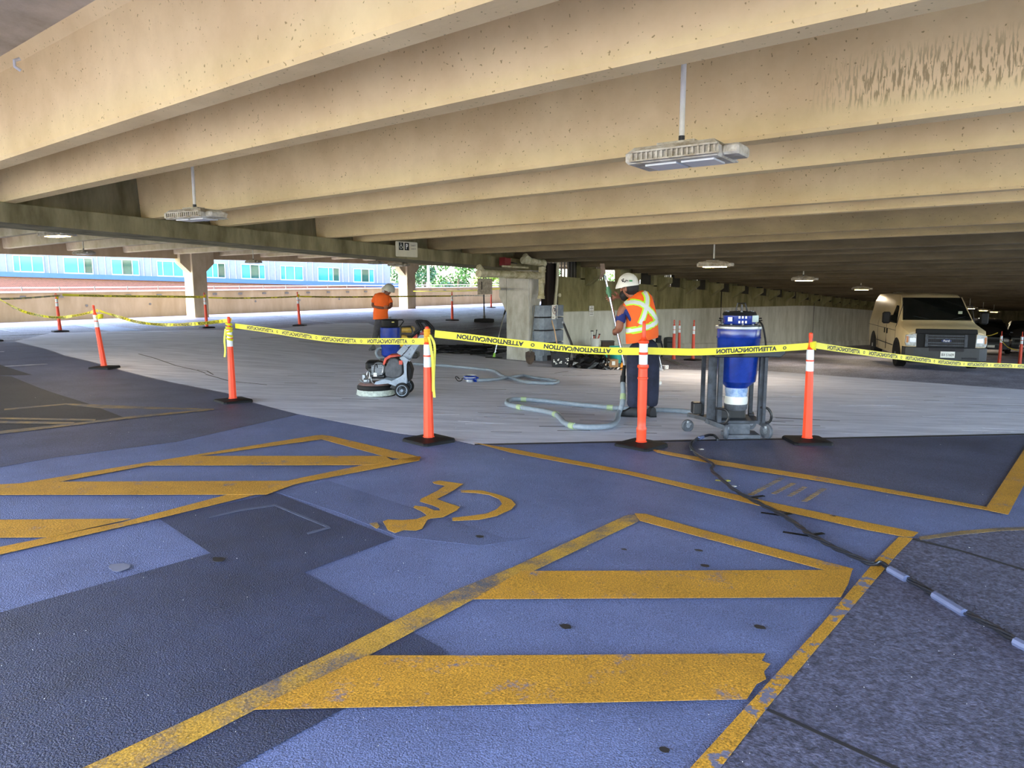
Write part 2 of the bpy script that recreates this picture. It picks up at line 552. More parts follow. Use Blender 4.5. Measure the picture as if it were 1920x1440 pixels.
# painted markings
def line(pts, m=None, off=.0125, label=None, name='painted_line'):
    return sheet(name, pts, m or m_yel, floor, off, label)
line([(-45, 1540), (170, 1440), (460, 1305), (640, 1220), (850, 1112), (960, 1068), (1175, 969), (1195, 967), (1200, 979), (1005, 1072), (887, 1128), (687, 1236), (475, 1338), (280, 1440), (91, 1540)], m_yelw, .0105, 'speckled yellow border line of the hatched aisle')
line([(1190, 966), (1210, 967), (1320, 998), (1600, 1071), (1590, 1082), (1550, 1074), (1200, 980)])
line([(977, 1076), (1550, 1074), (1598, 1072), (1590, 1100), (1576, 1125), (889, 1129)], m_yel, .0145)
line([(688, 1236), (900, 1236), (1435, 1232), (1428, 1246), (1444, 1252), (1432, 1266), (1436, 1280), (1418, 1290), (1400, 1318), (960, 1328), (475, 1338)], m_yel, .0145)
line([(-200, 1088), (0, 1044), (300, 975), (450, 938), (570, 907), (787, 866), (788, 858), (700, 871), (560, 900), (430, 930), (230, 983), (0, 1030), (-200, 1076)])
line([(-200, 948), (0, 916), (270, 871), (590, 819), (606, 818), (602, 826), (370, 858), (0, 927), (-200, 962)])
line([(603, 818), (620, 820), (790, 860), (780, 868), (720, 858), (600, 825)])
line([(370, 858), (722, 858), (735, 866), (700, 875), (275, 876)], m_yel, .0145)
line([(95, 907), (570, 905), (500, 931), (-200, 932), (-200, 915), (0, 912)], m_yel, .0145)
line([(-200, 981), (0, 979), (245, 977), (90, 1012), (-200, 1014)], m_yel, .0145)
line([(-40, 815), (160, 793), (250, 782), (400, 768), (402, 770), (250, 786), (160, 797), (-40, 821)], m_yelf)
line([(-40, 784), (180, 788), (178, 791), (-40, 787)], m_yelf)
line([(-40, 791), (140, 794), (138, 798), (-40, 795)], m_yelf, .0145)
line([(8, 768), (125, 758), (300, 765), (400, 768), (400, 770), (190, 767), (124, 760), (8, 771)], m_yelf, .0105)
line([(888, 832), (960, 844), (1175, 885), (1440, 944), (1635, 985), (1722, 1002), (1712, 1010), (1695, 1010), (1625, 997), (1430, 953), (1175, 892), (958, 851)])
line([(1220, 844), (1340, 865), (1550, 899), (1850, 954), (1857, 961), (1550, 907), (1340, 873), (1232, 851)])
line([(1848, 957), (1920, 845), (1960, 784), (1962, 835), (1920, 912), (1890, 969), (1858, 962)], m_yel, .0145)
line([(1210, 1540), (1300, 1440), (1540, 1175), (1645, 1050), (1685, 1010), (1712, 1012), (1680, 1045), (1530, 1222), (1440, 1330), (1355, 1440), (1278, 1540)], m_yelc, .0105, 'chipped yellow line along the walkway')
line([(1722, 1010), (1800, 999), (1870, 993), (1960, 990), (1960, 995), (1870, 999), (1800, 1006), (1726, 1016)], m_yelf, .0105)
def C7(L): return [(560+x/4.364, 860+y/4.364) for x, y in L]
sheet('wheelchair_symbol', C7([(1325, 270), (1500, 275), (1640, 310), (1740, 350), (1775, 390), (1740, 430), (1620, 485), (1480, 515), (1260, 525), (1255, 500), (1400, 485), (1540, 465), (1620, 430), (1665, 385), (1640, 345), (1560, 310), (1450, 295), (1330, 288)]), m_yel, floor, .0125, 'painted yellow wheelchair symbol, wheel')
sheet('wheelchair_symbol', C7([(1095, 205), (1150, 192), (1345, 220), (1240, 290), (1130, 345), (1210, 375), (1320, 410), (1290, 440), (1180, 495), (1080, 505), (1050, 520), (1010, 590), (960, 605), (860, 600), (790, 625), (730, 600), (690, 530), (730, 515), (850, 520), (970, 510), (1050, 480), (1010, 450), (940, 415), (950, 400), (1040, 410), (1110, 440), (1160, 440), (1150, 420), (1090, 395), (990, 365), (1000, 345), (1130, 280), (1200, 235), (1110, 218)]), m_yel, floor, .0125, 'painted yellow wheelchair symbol, smudged figure')
sheet('wheelchair_symbol', C7([(580, 545), (640, 538), (665, 570), (640, 590), (600, 565)]), m_yelw, floor, .0125)
# worn stencilled letters between the two right hand lines
for (ax, ay, bx, by, n, hh) in ((650, 590, 930, 440, 11, 38), (850, 580, 1030, 485, 8, 34), (985, 600, 1130, 515, 6, 34), (1110, 645, 1290, 530, 8, 38)):
    mb = MB()
    for i in range(n):
        for q in (0, .45):
            t = (i+q*.9)/n
            p = at(1260+(ax+(bx-ax)*t)/4.571, 800+(ay+(by-ay)*t)/4.571)
            d = at(1260+(ax+hh*1.3+(bx-ax)*t)/4.571, 800+(ay+hh*.16+(by-ay)*t)/4.571)
            mb.beam(p+Vector((0, 0, .0085)), d+Vector((0, 0, .0085)), .018, .002)
    mb.build('stencil_lettering', m_yelf, floor)
# stall lines and pale markings in the bay beyond
sheet('stall_marking', [(135, 609), (195, 609), (271, 620), (207, 622)], m_bluep, floor, .006, 'pale blue painted rectangle')
for a, b, wd in (((517, 592), (628, 606), .1), ((440, 604), (510, 613), .1), ((640, 586), (735, 599), .1), ((735, 602), (925, 584), .12), ((790, 626), (940, 612), .12), ((880, 578), (940, 590), .1), ((800, 580), (905, 594), .1), ((0, 618), (30, 624), .1), ((0, 630), (90, 626), .1), ((-20, 661), (8, 660), .1), ((0, 688), (88, 683), .08), ((1055, 705), (1168, 703), .08)):
    A, B = at(*a), at(*b)
    n = max(4, int((B-A).length))
    mb = MB()
    for i in range(n):
        p, q = A.lerp(B, i/n), A.lerp(B, (i+1)/n)
        p.z = FZ(p.x, p.y)+.007; q.z = FZ(q.x, q.y)+.007
        mb.beam(p, q, wd, .004)
    mb.build('stall_line', m_white, floor)
# pits, stains and loose grit
mb = MB()
for _ in range(200):
    px, py = random.uniform(0, 1900), random.uniform(700, 1430)
    p = at(px, py, .012)
    k_ = random.uniform(.0008, .0025)*min(2.5, dep(p)/3); mb.ball(p, (k_, k_*random.uniform(.6, 1.5), .002), 5, 3)
mb.build('grit', mat('pale_grit', (190, 190, 190), .8, var=0), floor, kind='stuff')
m_stain = mat('oil_stain', (50, 48, 50), .5, var=.2)
for px, py, r in ((1060, 1180, .022), (1245, 1413, .014), (1425, 1181, .02), (1170, 1034, .014), (1310, 1036, .018), (1562, 971, .016), (1322, 1065, .02), (900, 1010, .02), (410, 1053, .03), (225, 1068, .05)):
    p = at(px, py)
    n = 14
    sheet('stain', [(p.x+math.cos(2*PI*k/n)*r*random.uniform(.8, 1.2), p.y+math.sin(2*PI*k/n)*r*1.3*random.uniform(.8, 1.2), 0) for k in range(n)], m_stain if px != 225 else mat('chipped_hole', (120, 122, 140), .9), floor, .0125)
random.seed(31)
for tone, cnt in (((128, 130, 142), 90), ((206, 208, 220), 60), ((96, 98, 108), 35)):
    mb = MB()
    for _ in range(cnt):
        px, py = random.uniform(230, 1880), random.uniform(640, 812)
        if py > 760 and px < 780: continue
        if py < 740 and px > 1400: continue
        if py < 700 and (px > 1090 or px < 250): continue
        if py < 700 and px > 760: continue
        if px < 480 and py > 690: continue
        if px < 760 and py > 640+(px-120)*.27: continue
        p = at(px, py, .0042)
        a = RZ+random.uniform(-.25, .25); L_s = random.uniform(.15, .9)
        q = p+Vector((math.cos(a), math.sin(a), 0))*L_s
        q.z = FZ(q.x, q.y)+.0042
        if p.y > 12 or q.y > 12: continue
        mb.beam(p, q, random.uniform(.01, .035), .002)
    mb.build('scuff_marks', mat('scuff_%d' % tone[0], tone, .8), floor, kind='stuff')
for pts in ([(560, 640), (600, 643), (655, 648)], [(470, 635), (530, 632), (560, 634)], [(260, 664), (290, 672), (330, 686), (370, 695), (385, 700)], [(370, 694), (388, 696), (400, 703)], [(990, 688), (1050, 690), (1090, 694)], [(1040, 700), (1065, 697)], [(200, 625), (300, 624), (350, 622)], [(385, 702), (430, 715), (500, 722)]):
    P = [at(*p) for p in pts]
    mb = MB()
    for a, b in zip(P, P[1:]): mb.beam(a+Vector((0, 0, .005)), b+Vector((0, 0, .005)), .022, .003)
    mb.build('crack', mat('crack_fill', (84, 82, 86), .8), floor)

# ------------------------------------------------------------ roof over our bay
ceiling = MB()
xs = [-3.4, 14, 88]
vs = []
for x in xs:
    for y in (-7.5, 11.2):
        vs += [(x, y, SB(x)+.73), (x, y, SB(x)+.93)]
ceiling.add(vs, [(0, 4, 6, 2), (4, 8, 10, 6), (1, 3, 7, 5), (5, 7, 11, 9), (0, 1, 5, 4), (4, 5, 9, 8), (2, 6, 7, 3), (6, 10, 11, 7), (0, 2, 3, 1), (8, 9, 11, 10)])
ceiling = ceiling.build('ceiling', m_slab, kind='structure', label='concrete roof slab over the work bay')
def stem(x, ya, yb, zb, zt, m, parent, name='tee_stem', wbot=.08):
    prof = [(-wbot, 0), (-wbot-.02, .025), (-wbot-.055, .66), (-wbot-.11, zt-zb), (wbot+.11, zt-zb), (wbot+.055, .66), (wbot+.02, .025), (wbot, 0)]
    mb = MB().prism([(x+a, zb+b) for a, b in prof], 'y', ya, yb)
    return mb.build(name, m, parent)
sx = [-2.6, -1.7, -.62, .38, 2.34, 3.28, 5.12, 6.2, 8.24, 9.08, 11.1, 12.2]
x = 14.1
while x < 87:
    sx += [x, x+1.05]
    x += 3.0
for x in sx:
    stem(x, -7.5, 10.98 if x < 14 else 10.95, SB(x), SB(x)+.74, m_beam if x < 9.2 else (m_beam2 if x < 13 else m_beam3), ceiling)  # concrete darkens in steps with distance, standing in for lost daylight
# damp runs that stain the face of the third beam
bm3 = m_beam.copy(); bm3.name = 'damp_streaked_beam'
N_, L_ = bm3.node_tree.nodes, bm3.node_tree.links
pb = N_['Principled BSDF']; old = pb.inputs['Base Color'].links[0].from_socket
tc = N_.new('ShaderNodeTexCoord'); mp = N_.new('ShaderNodeMapping'); mp.inputs['Scale'].default_value = (1, 44, 6)
ns = N_.new('ShaderNodeTexNoise'); ns.inputs['Scale'].default_value = 1.6; ns.inputs['Detail'].default_value = 5
L_.new(tc.outputs['Object'], mp.inputs[0]); L_.new(mp.outputs[0], ns.inputs[0])
rp = N_.new('ShaderNodeValToRGB'); rp.color_ramp.elements[0].position = .5; rp.color_ramp.elements[1].position = .56
L_.new(ns.outputs[0], rp.inputs[0])
sp_ = N_.new('ShaderNodeSeparateXYZ'); L_.new(tc.outputs['Object'], sp_.inputs[0])
fac = rp.outputs[0]
for ax, lo0, lo1 in (('Y', .1, .35), ('Y', 1.5, 1.1), ('Z', 2.49, 2.56), ('Z', 2.86, 2.70)):
    mr_ = N_.new('ShaderNodeMapRange'); mr_.inputs[1].default_value = lo0; mr_.inputs[2].default_value = lo1
    L_.new(sp_.outputs[ax], mr_.inputs[0])
    mu = N_.new('ShaderNodeMath'); mu.operation = 'MULTIPLY'
    L_.new(fac, mu.inputs[0]); L_.new(mr_.outputs[0], mu.inputs[1]); fac = mu.outputs[0]
mx = N_.new('ShaderNodeMix'); mx.data_type = 'RGBA'; mx.inputs[7].default_value = lin((176, 150, 100))
L_.new(fac, mx.inputs[0]); L_.new(old, mx.inputs[6]); L_.new(mx.outputs[2], pb.inputs['Base Color'])
for o in ceiling.children:
    if abs(sum(v.co.x for v in o.data.vertices)/len(o.data.vertices)-5.12) < .05: o.data.materials[0] = bm3
# small bits on the nearest stem
p = onY(1, 1, 5)
mb = MB()
d = ray(41, 122); t = (2.02-EYE.x)/d.x; p = EYE+d*t
mb.tube([p+Vector((-.01, 0, -.04)), p+Vector((-.045, 0, -.02)), p+Vector((-.045, 0, .02)), p+Vector((-.01, 0, .04))], .012, 8)
mb.build('conduit_clip', mat('white_plastic', (225, 222, 212), .5), ceiling, label='small white clip on the nearest stem')
# inverted tee girder between the bays
def gz(x): return SB(x)-.25
g = MB()
X0, X1 = -6, 15.0
for (ya, yb, lo, hi) in ((10.72, 11.62, lambda x: gz(x), lambda x: SB(x)-.002), (11.0, 11.34, lambda x: SB(x)-.01, lambda x: 3.9)):
    vs = [(x, y, h(x)) for x in (X0, X1) for y in (ya, yb) for h in (lo, hi)]
    g.add(vs, [(0, 2, 6, 4), (1, 5, 7, 3), (0, 4, 5, 1), (2, 3, 7, 6), (0, 1, 3, 2), (4, 6, 7, 5)])
girder = g.build('trim_1', m_gird, kind='structure', label='stained concrete ledge girder between the two bays')
# ------------------------------------------------------------ roof over the bay beyond
def SL(x): return 2.70+.005*x
c2 = MB()
vs = [(x, y, SL(x)+h) for x in (-6, 88) for y in (11.2, 29.3) for h in (.75, .95)]
c2.add(vs, [(0, 2, 6, 4), (1, 5, 7, 3), (0, 4, 5, 1), (2, 3, 7, 6), (0, 1, 3, 2), (4, 6, 7, 5)])
m_beamL = mat('far_beam_concrete', (196, 180, 148), .85, rgb2=(166, 148, 114), scale=1.5)
ceil2 = c2.build('ceiling', m_beamL, kind='structure', label='concrete roof slab over the far bay')
x = 8.65-1.97*7
while x < 86:
    stem(x, 11.36, 29.0, SL(x), SL(x)+.78, m_beamL, ceil2)
    x += 1.97
sp = MB()
vs = [(x, y, h) for x in (-6, 88) for y in (29.0, 29.3) for h in (2.51+.0065*x, 3.9+.006*x)]
sp.add(vs, [(0, 2, 6, 4), (1, 5, 7, 3), (0, 4, 5, 1), (2, 3, 7, 6), (0, 1, 3, 2), (4, 6, 7, 5)])
sp.build('trim_2', m_par, kind='structure', label='concrete edge beam of the far bay')
# parapet
wl = MB()
PX = (-26, 88)
vs = [(x, y, h) for x in PX for y in (31.0, 31.2) for h in (FZ(x, 31)-.3, FZ(x, 31)+1.08)]
wl.add(vs, [(0, 2, 6, 4), (1, 5, 7, 3), (0, 4, 5, 1), (2, 3, 7, 6), (0, 1, 3, 2), (4, 6, 7, 5)])
wall_left = wl.build('wall_left', m_par, kind='structure', label='beige concrete parapet of the far bay')
mb = MB()
vs = [(x, y, h) for x in PX for y in (30.97, 31.24) for h in (FZ(x, 31)+1.08, FZ(x, 31)+1.14)]
mb.add(vs, [(0, 2, 6, 4), (1, 5, 7, 3), (0, 4, 5, 1), (2, 3, 7, 6), (0, 1, 3, 2), (4, 6, 7, 5)])
mb.build('parapet_cap', mat('white_cap', (232, 226, 214), .7), wall_left)
pr = MB().tube([(-10, 31.08, FZ(-10, 31)+1.27), (80, 31.08, FZ(80, 31)+1.27)], .022, 6)
pr.build('guard_rail', mat('pale_rail', (222, 224, 226), .4), wall_left, label='pale steel rail on the parapet')
m_plate = mat('connection_plate_steel', (120, 116, 108), .6)
plate = MB().box((0, 0, 0), (.2, .03, .09)).box((0, .05, .22), (.03, .03, .34)).build('connection_plate', m_plate, wall_left)
for k in range(34):
    x = 2.0+1.27*k
    o = plate if k == 0 else plate.copy()
    if k: COL.objects.link(o)
    o.location = (x, 30.97, FZ(x, 31)+.93)
disc = MB().lathe([(.05, 0), (.05, .015), (.03, .02)], 12, axis=(0, -1, 0)).build('anchor_cover', m_plate, wall_left)
for k in range(9):
    o = disc if k == 0 else disc.copy()
    if k: COL.objects.link(o)
    x = 6.8+2.5*k
    o.location = (x, 30.995, FZ(x, 31)+.55)
# columns at the parapet
def column(x, y, wx, wy, z0, z1, label, mm, haunch=True, out=1):
    t = thing('concrete_column', (x, y, z0), 0, label, 'column')
    mb = MB().box((0, 0, (z1-z0)/2), (wx, wy, z1-z0))
    mb.build('shaft', mm, t, bevel=.02)
    if haunch:
        h = z1-z0
        MB().prism([(-wx/2-.0, h-.95), (-wx/2-.42, h-.55), (-wx/2-.42, h-.02), (-wx/2, h-.02)], 'y', -wy*.3, wy*.3).build('haunch', mm, t)
        MB().prism([(wx/2, h-.95), (wx/2, h-.02), (wx/2+.42, h-.02), (wx/2+.42, h-.55)], 'y', -wy*.3, wy*.3).build('haunch', mm, t)
    return t
m_colL = mat('far_column_concrete', (206, 188, 156), .85, rgb2=(180, 160, 126), scale=2, stretch=(1, 1, .4))
column(15.33, 29.0, .62, .7, FZ(15.3, 29)-.02, SL(15.9)+.2, 'tall concrete column at the parapet, left one of the two far columns', m_colL)
column(27.4, 29.0, .62, .7, FZ(27.4, 29)-.02, SL(28.5)+.2, 'concrete column at the parapet just right of the orange-shirted worker', m_colL)
# the near column
pc = at(978, 682)
NCX, NCY = 14.4, 11.0
zf = FZ(NCX, NCY)
t = thing('concrete_column', (NCX, NCY, zf-.02), 0, 'grey concrete column carrying the girder, squeegee leaning on it', 'column')
hz = gz(NCX)-zf+.02
MB().box((0, 0, hz/2), (.46, .72, hz)).build('shaft', m_col, t, bevel=.02)
MB().prism([(.36, hz-1.05), (.60, hz-.65), (.60, hz), (.36, hz)], 'x', -.23, .23).build('haunch', m_col, t)
MB().prism([(-.36, hz-.95), (-.36, hz), (-.42, hz), (-.42, hz-.6)], 'x', -.2, .2).build('haunch', m_col, t)

# ------------------------------------------------------------ right wall
WX0, WX1, WY = 15.8, 88, 11.02
def jz(x): return .74-.0108*(x-16.5)
wr = MB()
N = 24
rs = []
for i in range(N+1):
    x = WX0+(WX1-WX0)*i/N
    rs.append([(x, WY, FZ(x, 10.9)-.1), (x, WY, min(jz(x), SB(x)-.6)), (x, WY+.22, min(jz(x), SB(x)-.6)), (x, WY+.22, FZ(x, 10.9)-.1)])
wr.rings([[Vector(p) for p in r] for r in rs])
wall_right = wr.build('wall_right', m_walllo, kind='structure', label='concrete wall behind the work area, paler lower half')
wu = MB()
rs = []
for i in range(N+1):
    x = WX0+(WX1-WX0)*i/N
    a = min(jz(x), SB(x)-.6)
    rs.append([Vector((x, WY+.02, a)), Vector((x, WY+.02, SB(x)-.3)), Vector((x, WY+.22, SB(x)-.3)), Vector((x, WY+.22, a))])
wu.rings(rs)
wu.build('upper_panel', m_wallup, wall_right, label='stained greenish upper half of the wall')
# pilaster blocks, corbels and openings along the top of the wall
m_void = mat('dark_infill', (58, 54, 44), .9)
cx = 17.55
k = 0
cor = []
while cx < 86:
    zt = SB(cx)
    MB().prism([(WY+.02, zt-.02), (WY+.02, zt-.5), (WY-.38, zt-.2), (WY-.38, zt-.02)], 'x', cx-.17, cx+.17).build('corbel', m_wallup, wall_right)
    MB().box((cx, WY+.12, zt+.25), (.8, .2, 1.15)).build('pilaster', m_wallup, wall_right)
    if k > 3:
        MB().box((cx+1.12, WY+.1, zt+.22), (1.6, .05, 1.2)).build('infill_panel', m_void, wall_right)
    else:
        mb = MB()
        for q in range(7):
            mb.box((cx+.42+q*.11, WY+.16, zt+.22), (.025, .04, 1.1))
        mb.build('grille', m_plate, wall_right, kind='stuff')
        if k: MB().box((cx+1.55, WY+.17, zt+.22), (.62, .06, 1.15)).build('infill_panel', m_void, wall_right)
    cx += 2.25
    k += 1
mb = MB()
for q in range(8): mb.box((15.9+q*.16, WY+.16, SB(16)+.22), (.025, .04, 1.1))
mb.build('grille', m_plate, wall_right, kind='stuff')
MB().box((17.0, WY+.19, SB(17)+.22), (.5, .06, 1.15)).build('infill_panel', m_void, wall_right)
# joints in the wall
for px in (1351, 1525):
    q = onY(px, 600, WY)
    x = q.x
    MB().box((x, WY-.003, (FZ(x, 11)+SB(x)-.3)/2), (.05, .012, SB(x)-.3-FZ(x, 11))).build('panel_joint', m_joint, wall_right)
mb = MB()
for i in range(N):
    xa, xb = WX0+(WX1-WX0)*i/N, WX0+(WX1-WX0)*(i+1)/N
    mb.beam((xa, WY-.002, min(jz(xa), SB(xa)-.6)), (xb, WY-.002, min(jz(xb), SB(xb)-.6)), .03, .02)
mb.build('panel_joint', mat('pale_joint', (186, 182, 160), .8), wall_right)
cu = MB()
rs = []
for i in range(N+1):
    x = WX0+(WX1-WX0)*i/N
    z = FZ(x, 10.9)
    rs.append([Vector((x, WY-.06, z-.05)), Vector((x, WY-.06, z+.3)), Vector((x, WY-.01, z+.34)), Vector((x, WY-.01, z-.05))])
cu.rings(rs)
cu.build('baseboard_right', m_walllo, kind='structure', label='low concrete kerb at the foot of the wall')
# wall above the bays beyond the girder, far cross wall, side parapet with an added shade wall
ub = MB()
vs = [(x, y, h) for x in (14.35, 88) for y in (11.05, 11.2) for h in (SB(x)+.78, SL(x)+.9)]
ub.add(vs, [(0, 2, 6, 4), (1, 5, 7, 3), (0, 4, 5, 1), (2, 3, 7, 6), (0, 1, 3, 2), (4, 6, 7, 5)])
ub.build('wall_upper', m_wallup, kind='structure', label='concrete panel above the wall')
MB().box((88.2, 2.3, -1.5), (.3, 17.6, 8)).build('wall_far', m_gird, kind='structure', label='dark cross wall at the far end')
mb = MB()
rs = []
for i in range(30):
    x = -26+114*i/29
    z = FZ(x, -20)
    rs.append([Vector((x, -20.2, z-.5)), Vector((x, -20.2, z+1.05)), Vector((x, -20, z+1.05)), Vector((x, -20, z-.5))])
mb.rings(rs)
vs = [(x, y, h) for x in (30, 88) for y in (-8.2, -8.0) for h in (FZ(x, 0)-.5, SB(x)+.8)]  # unseen solid wall, added to keep light off the far right
mb.add(vs, [(0, 2, 6, 4), (1, 5, 7, 3), (0, 4, 5, 1), (2, 3, 7, 6), (0, 1, 3, 2), (4, 6, 7, 5)])
mb.build('parapet_and_shade_wall', m_par, kind='structure', label='parapet on the open side of the deck, with an unseen wall added for shade')
# ------------------------------------------------------------ outside
gm = mat('lawn', (128, 150, 70), .9, rgb2=(98, 120, 52), scale=.3)
MB().box((20, 60, -6.2), (700, 700, .2)).build('ground', gm, kind='structure', label='grass and paving outside')
def VP(px, d, z): 
    q = EYE+FH*d+RT*((px-960)/F_PX*d)
    return Vector((q.x, q.y, z))
B0, B1 = VP(-420, 40.3, 0), VP(742, 57, 0)
U = (B1-B0); BL = U.length; U.normalize()
BN = Vector((U.y, -U.x, 0))   # towards the camera
if BN.dot(FH) > 0: BN = -BN
def bz(s): # sill line drops to the right
    s0 = (VP(0, 45, 0)-B0).dot(U)
    return 2.53-(s-s0)*.68/((BL-s0))
bt = thing('office_building', (0, 0, 0), 0, 'brick office building with a blue ledge and teal window strip beyond the parapet', 'building')
def bb(mb, s0, s1, zz0, zz1, o0, o1):
    """block along the facade; heights are measured from the sill line"""
    vs = []
    for s_ in (s0, s1):
        for o in (o0, o1):
            for z in (zz0, zz1):
                p = B0+U*s_+BN*o
                vs.append((p.x, p.y, bz(s_)+z))
    mb.add(vs, [(0, 2, 6, 4), (1, 5, 7, 3), (0, 4, 5, 1), (2, 3, 7, 6), (0, 1, 3, 2), (4, 6, 7, 5)])
    return mb
m_brick = bpy.data.materials.new('pink_brick')
m_brick.use_nodes = True
N_, L_ = m_brick.node_tree.nodes, m_brick.node_tree.links
br = N_.new('ShaderNodeTexBrick')
br.inputs['Color1'].default_value = lin((140, 72, 60)); br.inputs['Color2'].default_value = lin((122, 60, 50)); br.inputs['Mortar'].default_value = lin((142, 112, 100))
br.inputs['Scale'].default_value = 4.5
tc = N_.new('ShaderNodeTexCoord'); mp = N_.new('ShaderNodeMapping'); mp.inputs['Rotation'].default_value = (PI/2, 0, 0)
L_.new(tc.outputs['Object'], mp.inputs[0]); L_.new(mp.outputs[0], br.inputs[0]); L_.new(br.outputs[0], N_['Principled BSDF'].inputs['Base Color'])
bb(MB(), 0, BL, -8.5, -.38, -.4, 0).build('brick_wall', m_brick, bt)
m_ledge = mat('blue_ledge', (62, 92, 162), .4, var=.04)
bb(MB(), -.3, BL+.3, -.38, -.08, -.5, .25).build('ledge', m_ledge, bt, label='blue metal ledge')
m_panel = mat('lilac_panel', (126, 126, 148), .4, var=.05)
bb(MB(), 0, BL-.3, -.08, 6.0, -.5, -.12).build('panel_wall', m_panel, bt, label='lilac grey metal panelling')
m_mull = mat('white_mullion', (172, 176, 188), .4, var=0)
m_glass = mat('teal_glass', (60, 138, 146), .08, var=0, spec=.8)
m_glass2 = mat('dark_glass', (60, 92, 78), .05, var=.2, spec=.9, scale=.6)
s_ = .6
i = 0
while s_ < BL-2.6:
    f = bb(MB(), s_, s_+1.62, -.08, 0, -.14, -.04)
    bb(f, s_, s_+1.62, .95, 1.0, -.14, -.04)
    cuts = [(0, .62, 1.22, 1.62), (0, .35, 1.0, 1.62), (0, .8, 1.15, 1.62)][i % 3]
    for c in cuts: bb(f, s_+c-.025, s_+c+.025, -.08, 1.0, -.14, -.04)
    fr = f.build('window', m_mull, bt)
    for a, b in zip(cuts, cuts[1:]):
        bb(MB(), s_+a+.02, s_+b-.02, .0, .95, -.13, -.1).build('pane', m_glass if (i+int(b*3)) % 3 else m_glass2, fr)
    # panel seams between the windows
    for c in (1.9, 2.35): 
        bb(MB(), s_+c-.02, s_+c+.02, -.08, 3.0, -.14, -.07).build('mullion', m_mull, bt)
    s_ += 2.73
    i += 1
# low annexe wall right of the building
MB().box((VP(830, 48, 0).x, VP(830, 48, 0).y, -1.7), (14, .4, 5.6), rot=-.4).build('brick_wall', m_brick, bt, label='low brick wall right of the building')

def tree(px, d, top, rad, c1, c2, label, seed, rz=1.0):
    random.seed(seed)
    base = VP(px, d, -6.1)
    t = thing('leafy_tree', base, 0, label, 'tree', None)
    H = top+6.1
    MB().tube([(0, 0, 0), (.1, .1, H*.35), (.3, 0, H*.62)], [.35, .26, .12], 8).tube([(.1, .1, H*.35), (rad*.4, .2, H*.6)], [.15, .06], 6).tube([(.1, .1, H*.32), (-rad*.4, -.3, H*.58)], [.15, .06], 6).build('trunk', mat('bark', (96, 84, 66), .9), t)
    lf = MB()
    blobs = []
    for _ in range(26):
        a, b = random.uniform(0, 2*PI), random.uniform(-.95, 1)
        rr = rad*random.uniform(.3, .8)
        blobs.append((Vector((math.cos(a)*rr*math.cos(b), math.sin(a)*rr*math.cos(b), H*.58+math.sin(b)*H*.40)), rad*random.uniform(.22, .42)))
    for c, r in blobs:
        for _ in range(210):
            v = Vector((random.gauss(0, 1), random.gauss(0, 1), random.gauss(0, 1))).normalized()*r*random.uniform(.75, 1.05)
            p = c+v
            n = (v.normalized()+Vector((random.uniform(-.6, .6), random.uniform(-.6, .6), random.uniform(-.2, .8)))).normalized()
            a = n.orthogonal().normalized()
            b = n.cross(a)
            k = random.uniform(.10, .22)
            lf.add([p+a*k, p+b*k*.6, p-a*k, p-b*k*.6], [(0, 1, 2, 3)])
    lf.build('foliage', mat('leaves_%d' % seed, c1, .6, rgb2=c2, scale=1.2), t, kind='stuff')
    return t
tree(795, 74, 7.0, 3.0, (60, 104, 50), (34, 66, 38), 'blue-green tree seen just right of the far column', 11)
tree(858, 86, 8.5, 3.6, (76, 116, 44), (40, 74, 30), 'mid green tree rising behind the parapet between the two yellow-green ones', 12)
tree(873, 63, 2.3, 2.3, (150, 156, 34), (104, 122, 28), 'bright yellow-green bushy tree nearest the drain pipe', 13)
tree(925, 72, 4.5, 3.0, (130, 146, 46), (84, 110, 30), 'yellow-green tree seen beneath the drain pipe', 14)
tree(1010, 95, 8.5, 5, (80, 112, 40), (50, 80, 30), 'green tree mostly hidden by the near column', 15)
tree(752, 92, 7, 3.0, (62, 100, 42), (36, 64, 30), 'green tree seen between the building and the far column', 16)
tree(1130, 112, 10, 7, (96, 124, 44), (60, 92, 30), 'tree glimpsed through the openings at the top of the wall', 17)
random.seed(3)
q = VP(805, 58, -6)
t = thing('light_pole', q, 0, 'slim grey light pole in front of the trees', 'pole')
MB().tube([(0, 0, 0), (0, 0, 12)], [.13, .09], 8).build('shaft', m_steel, t)
MB().box((0, 0, .1), (.4, .4, .2)).build('base', m_plate, t)
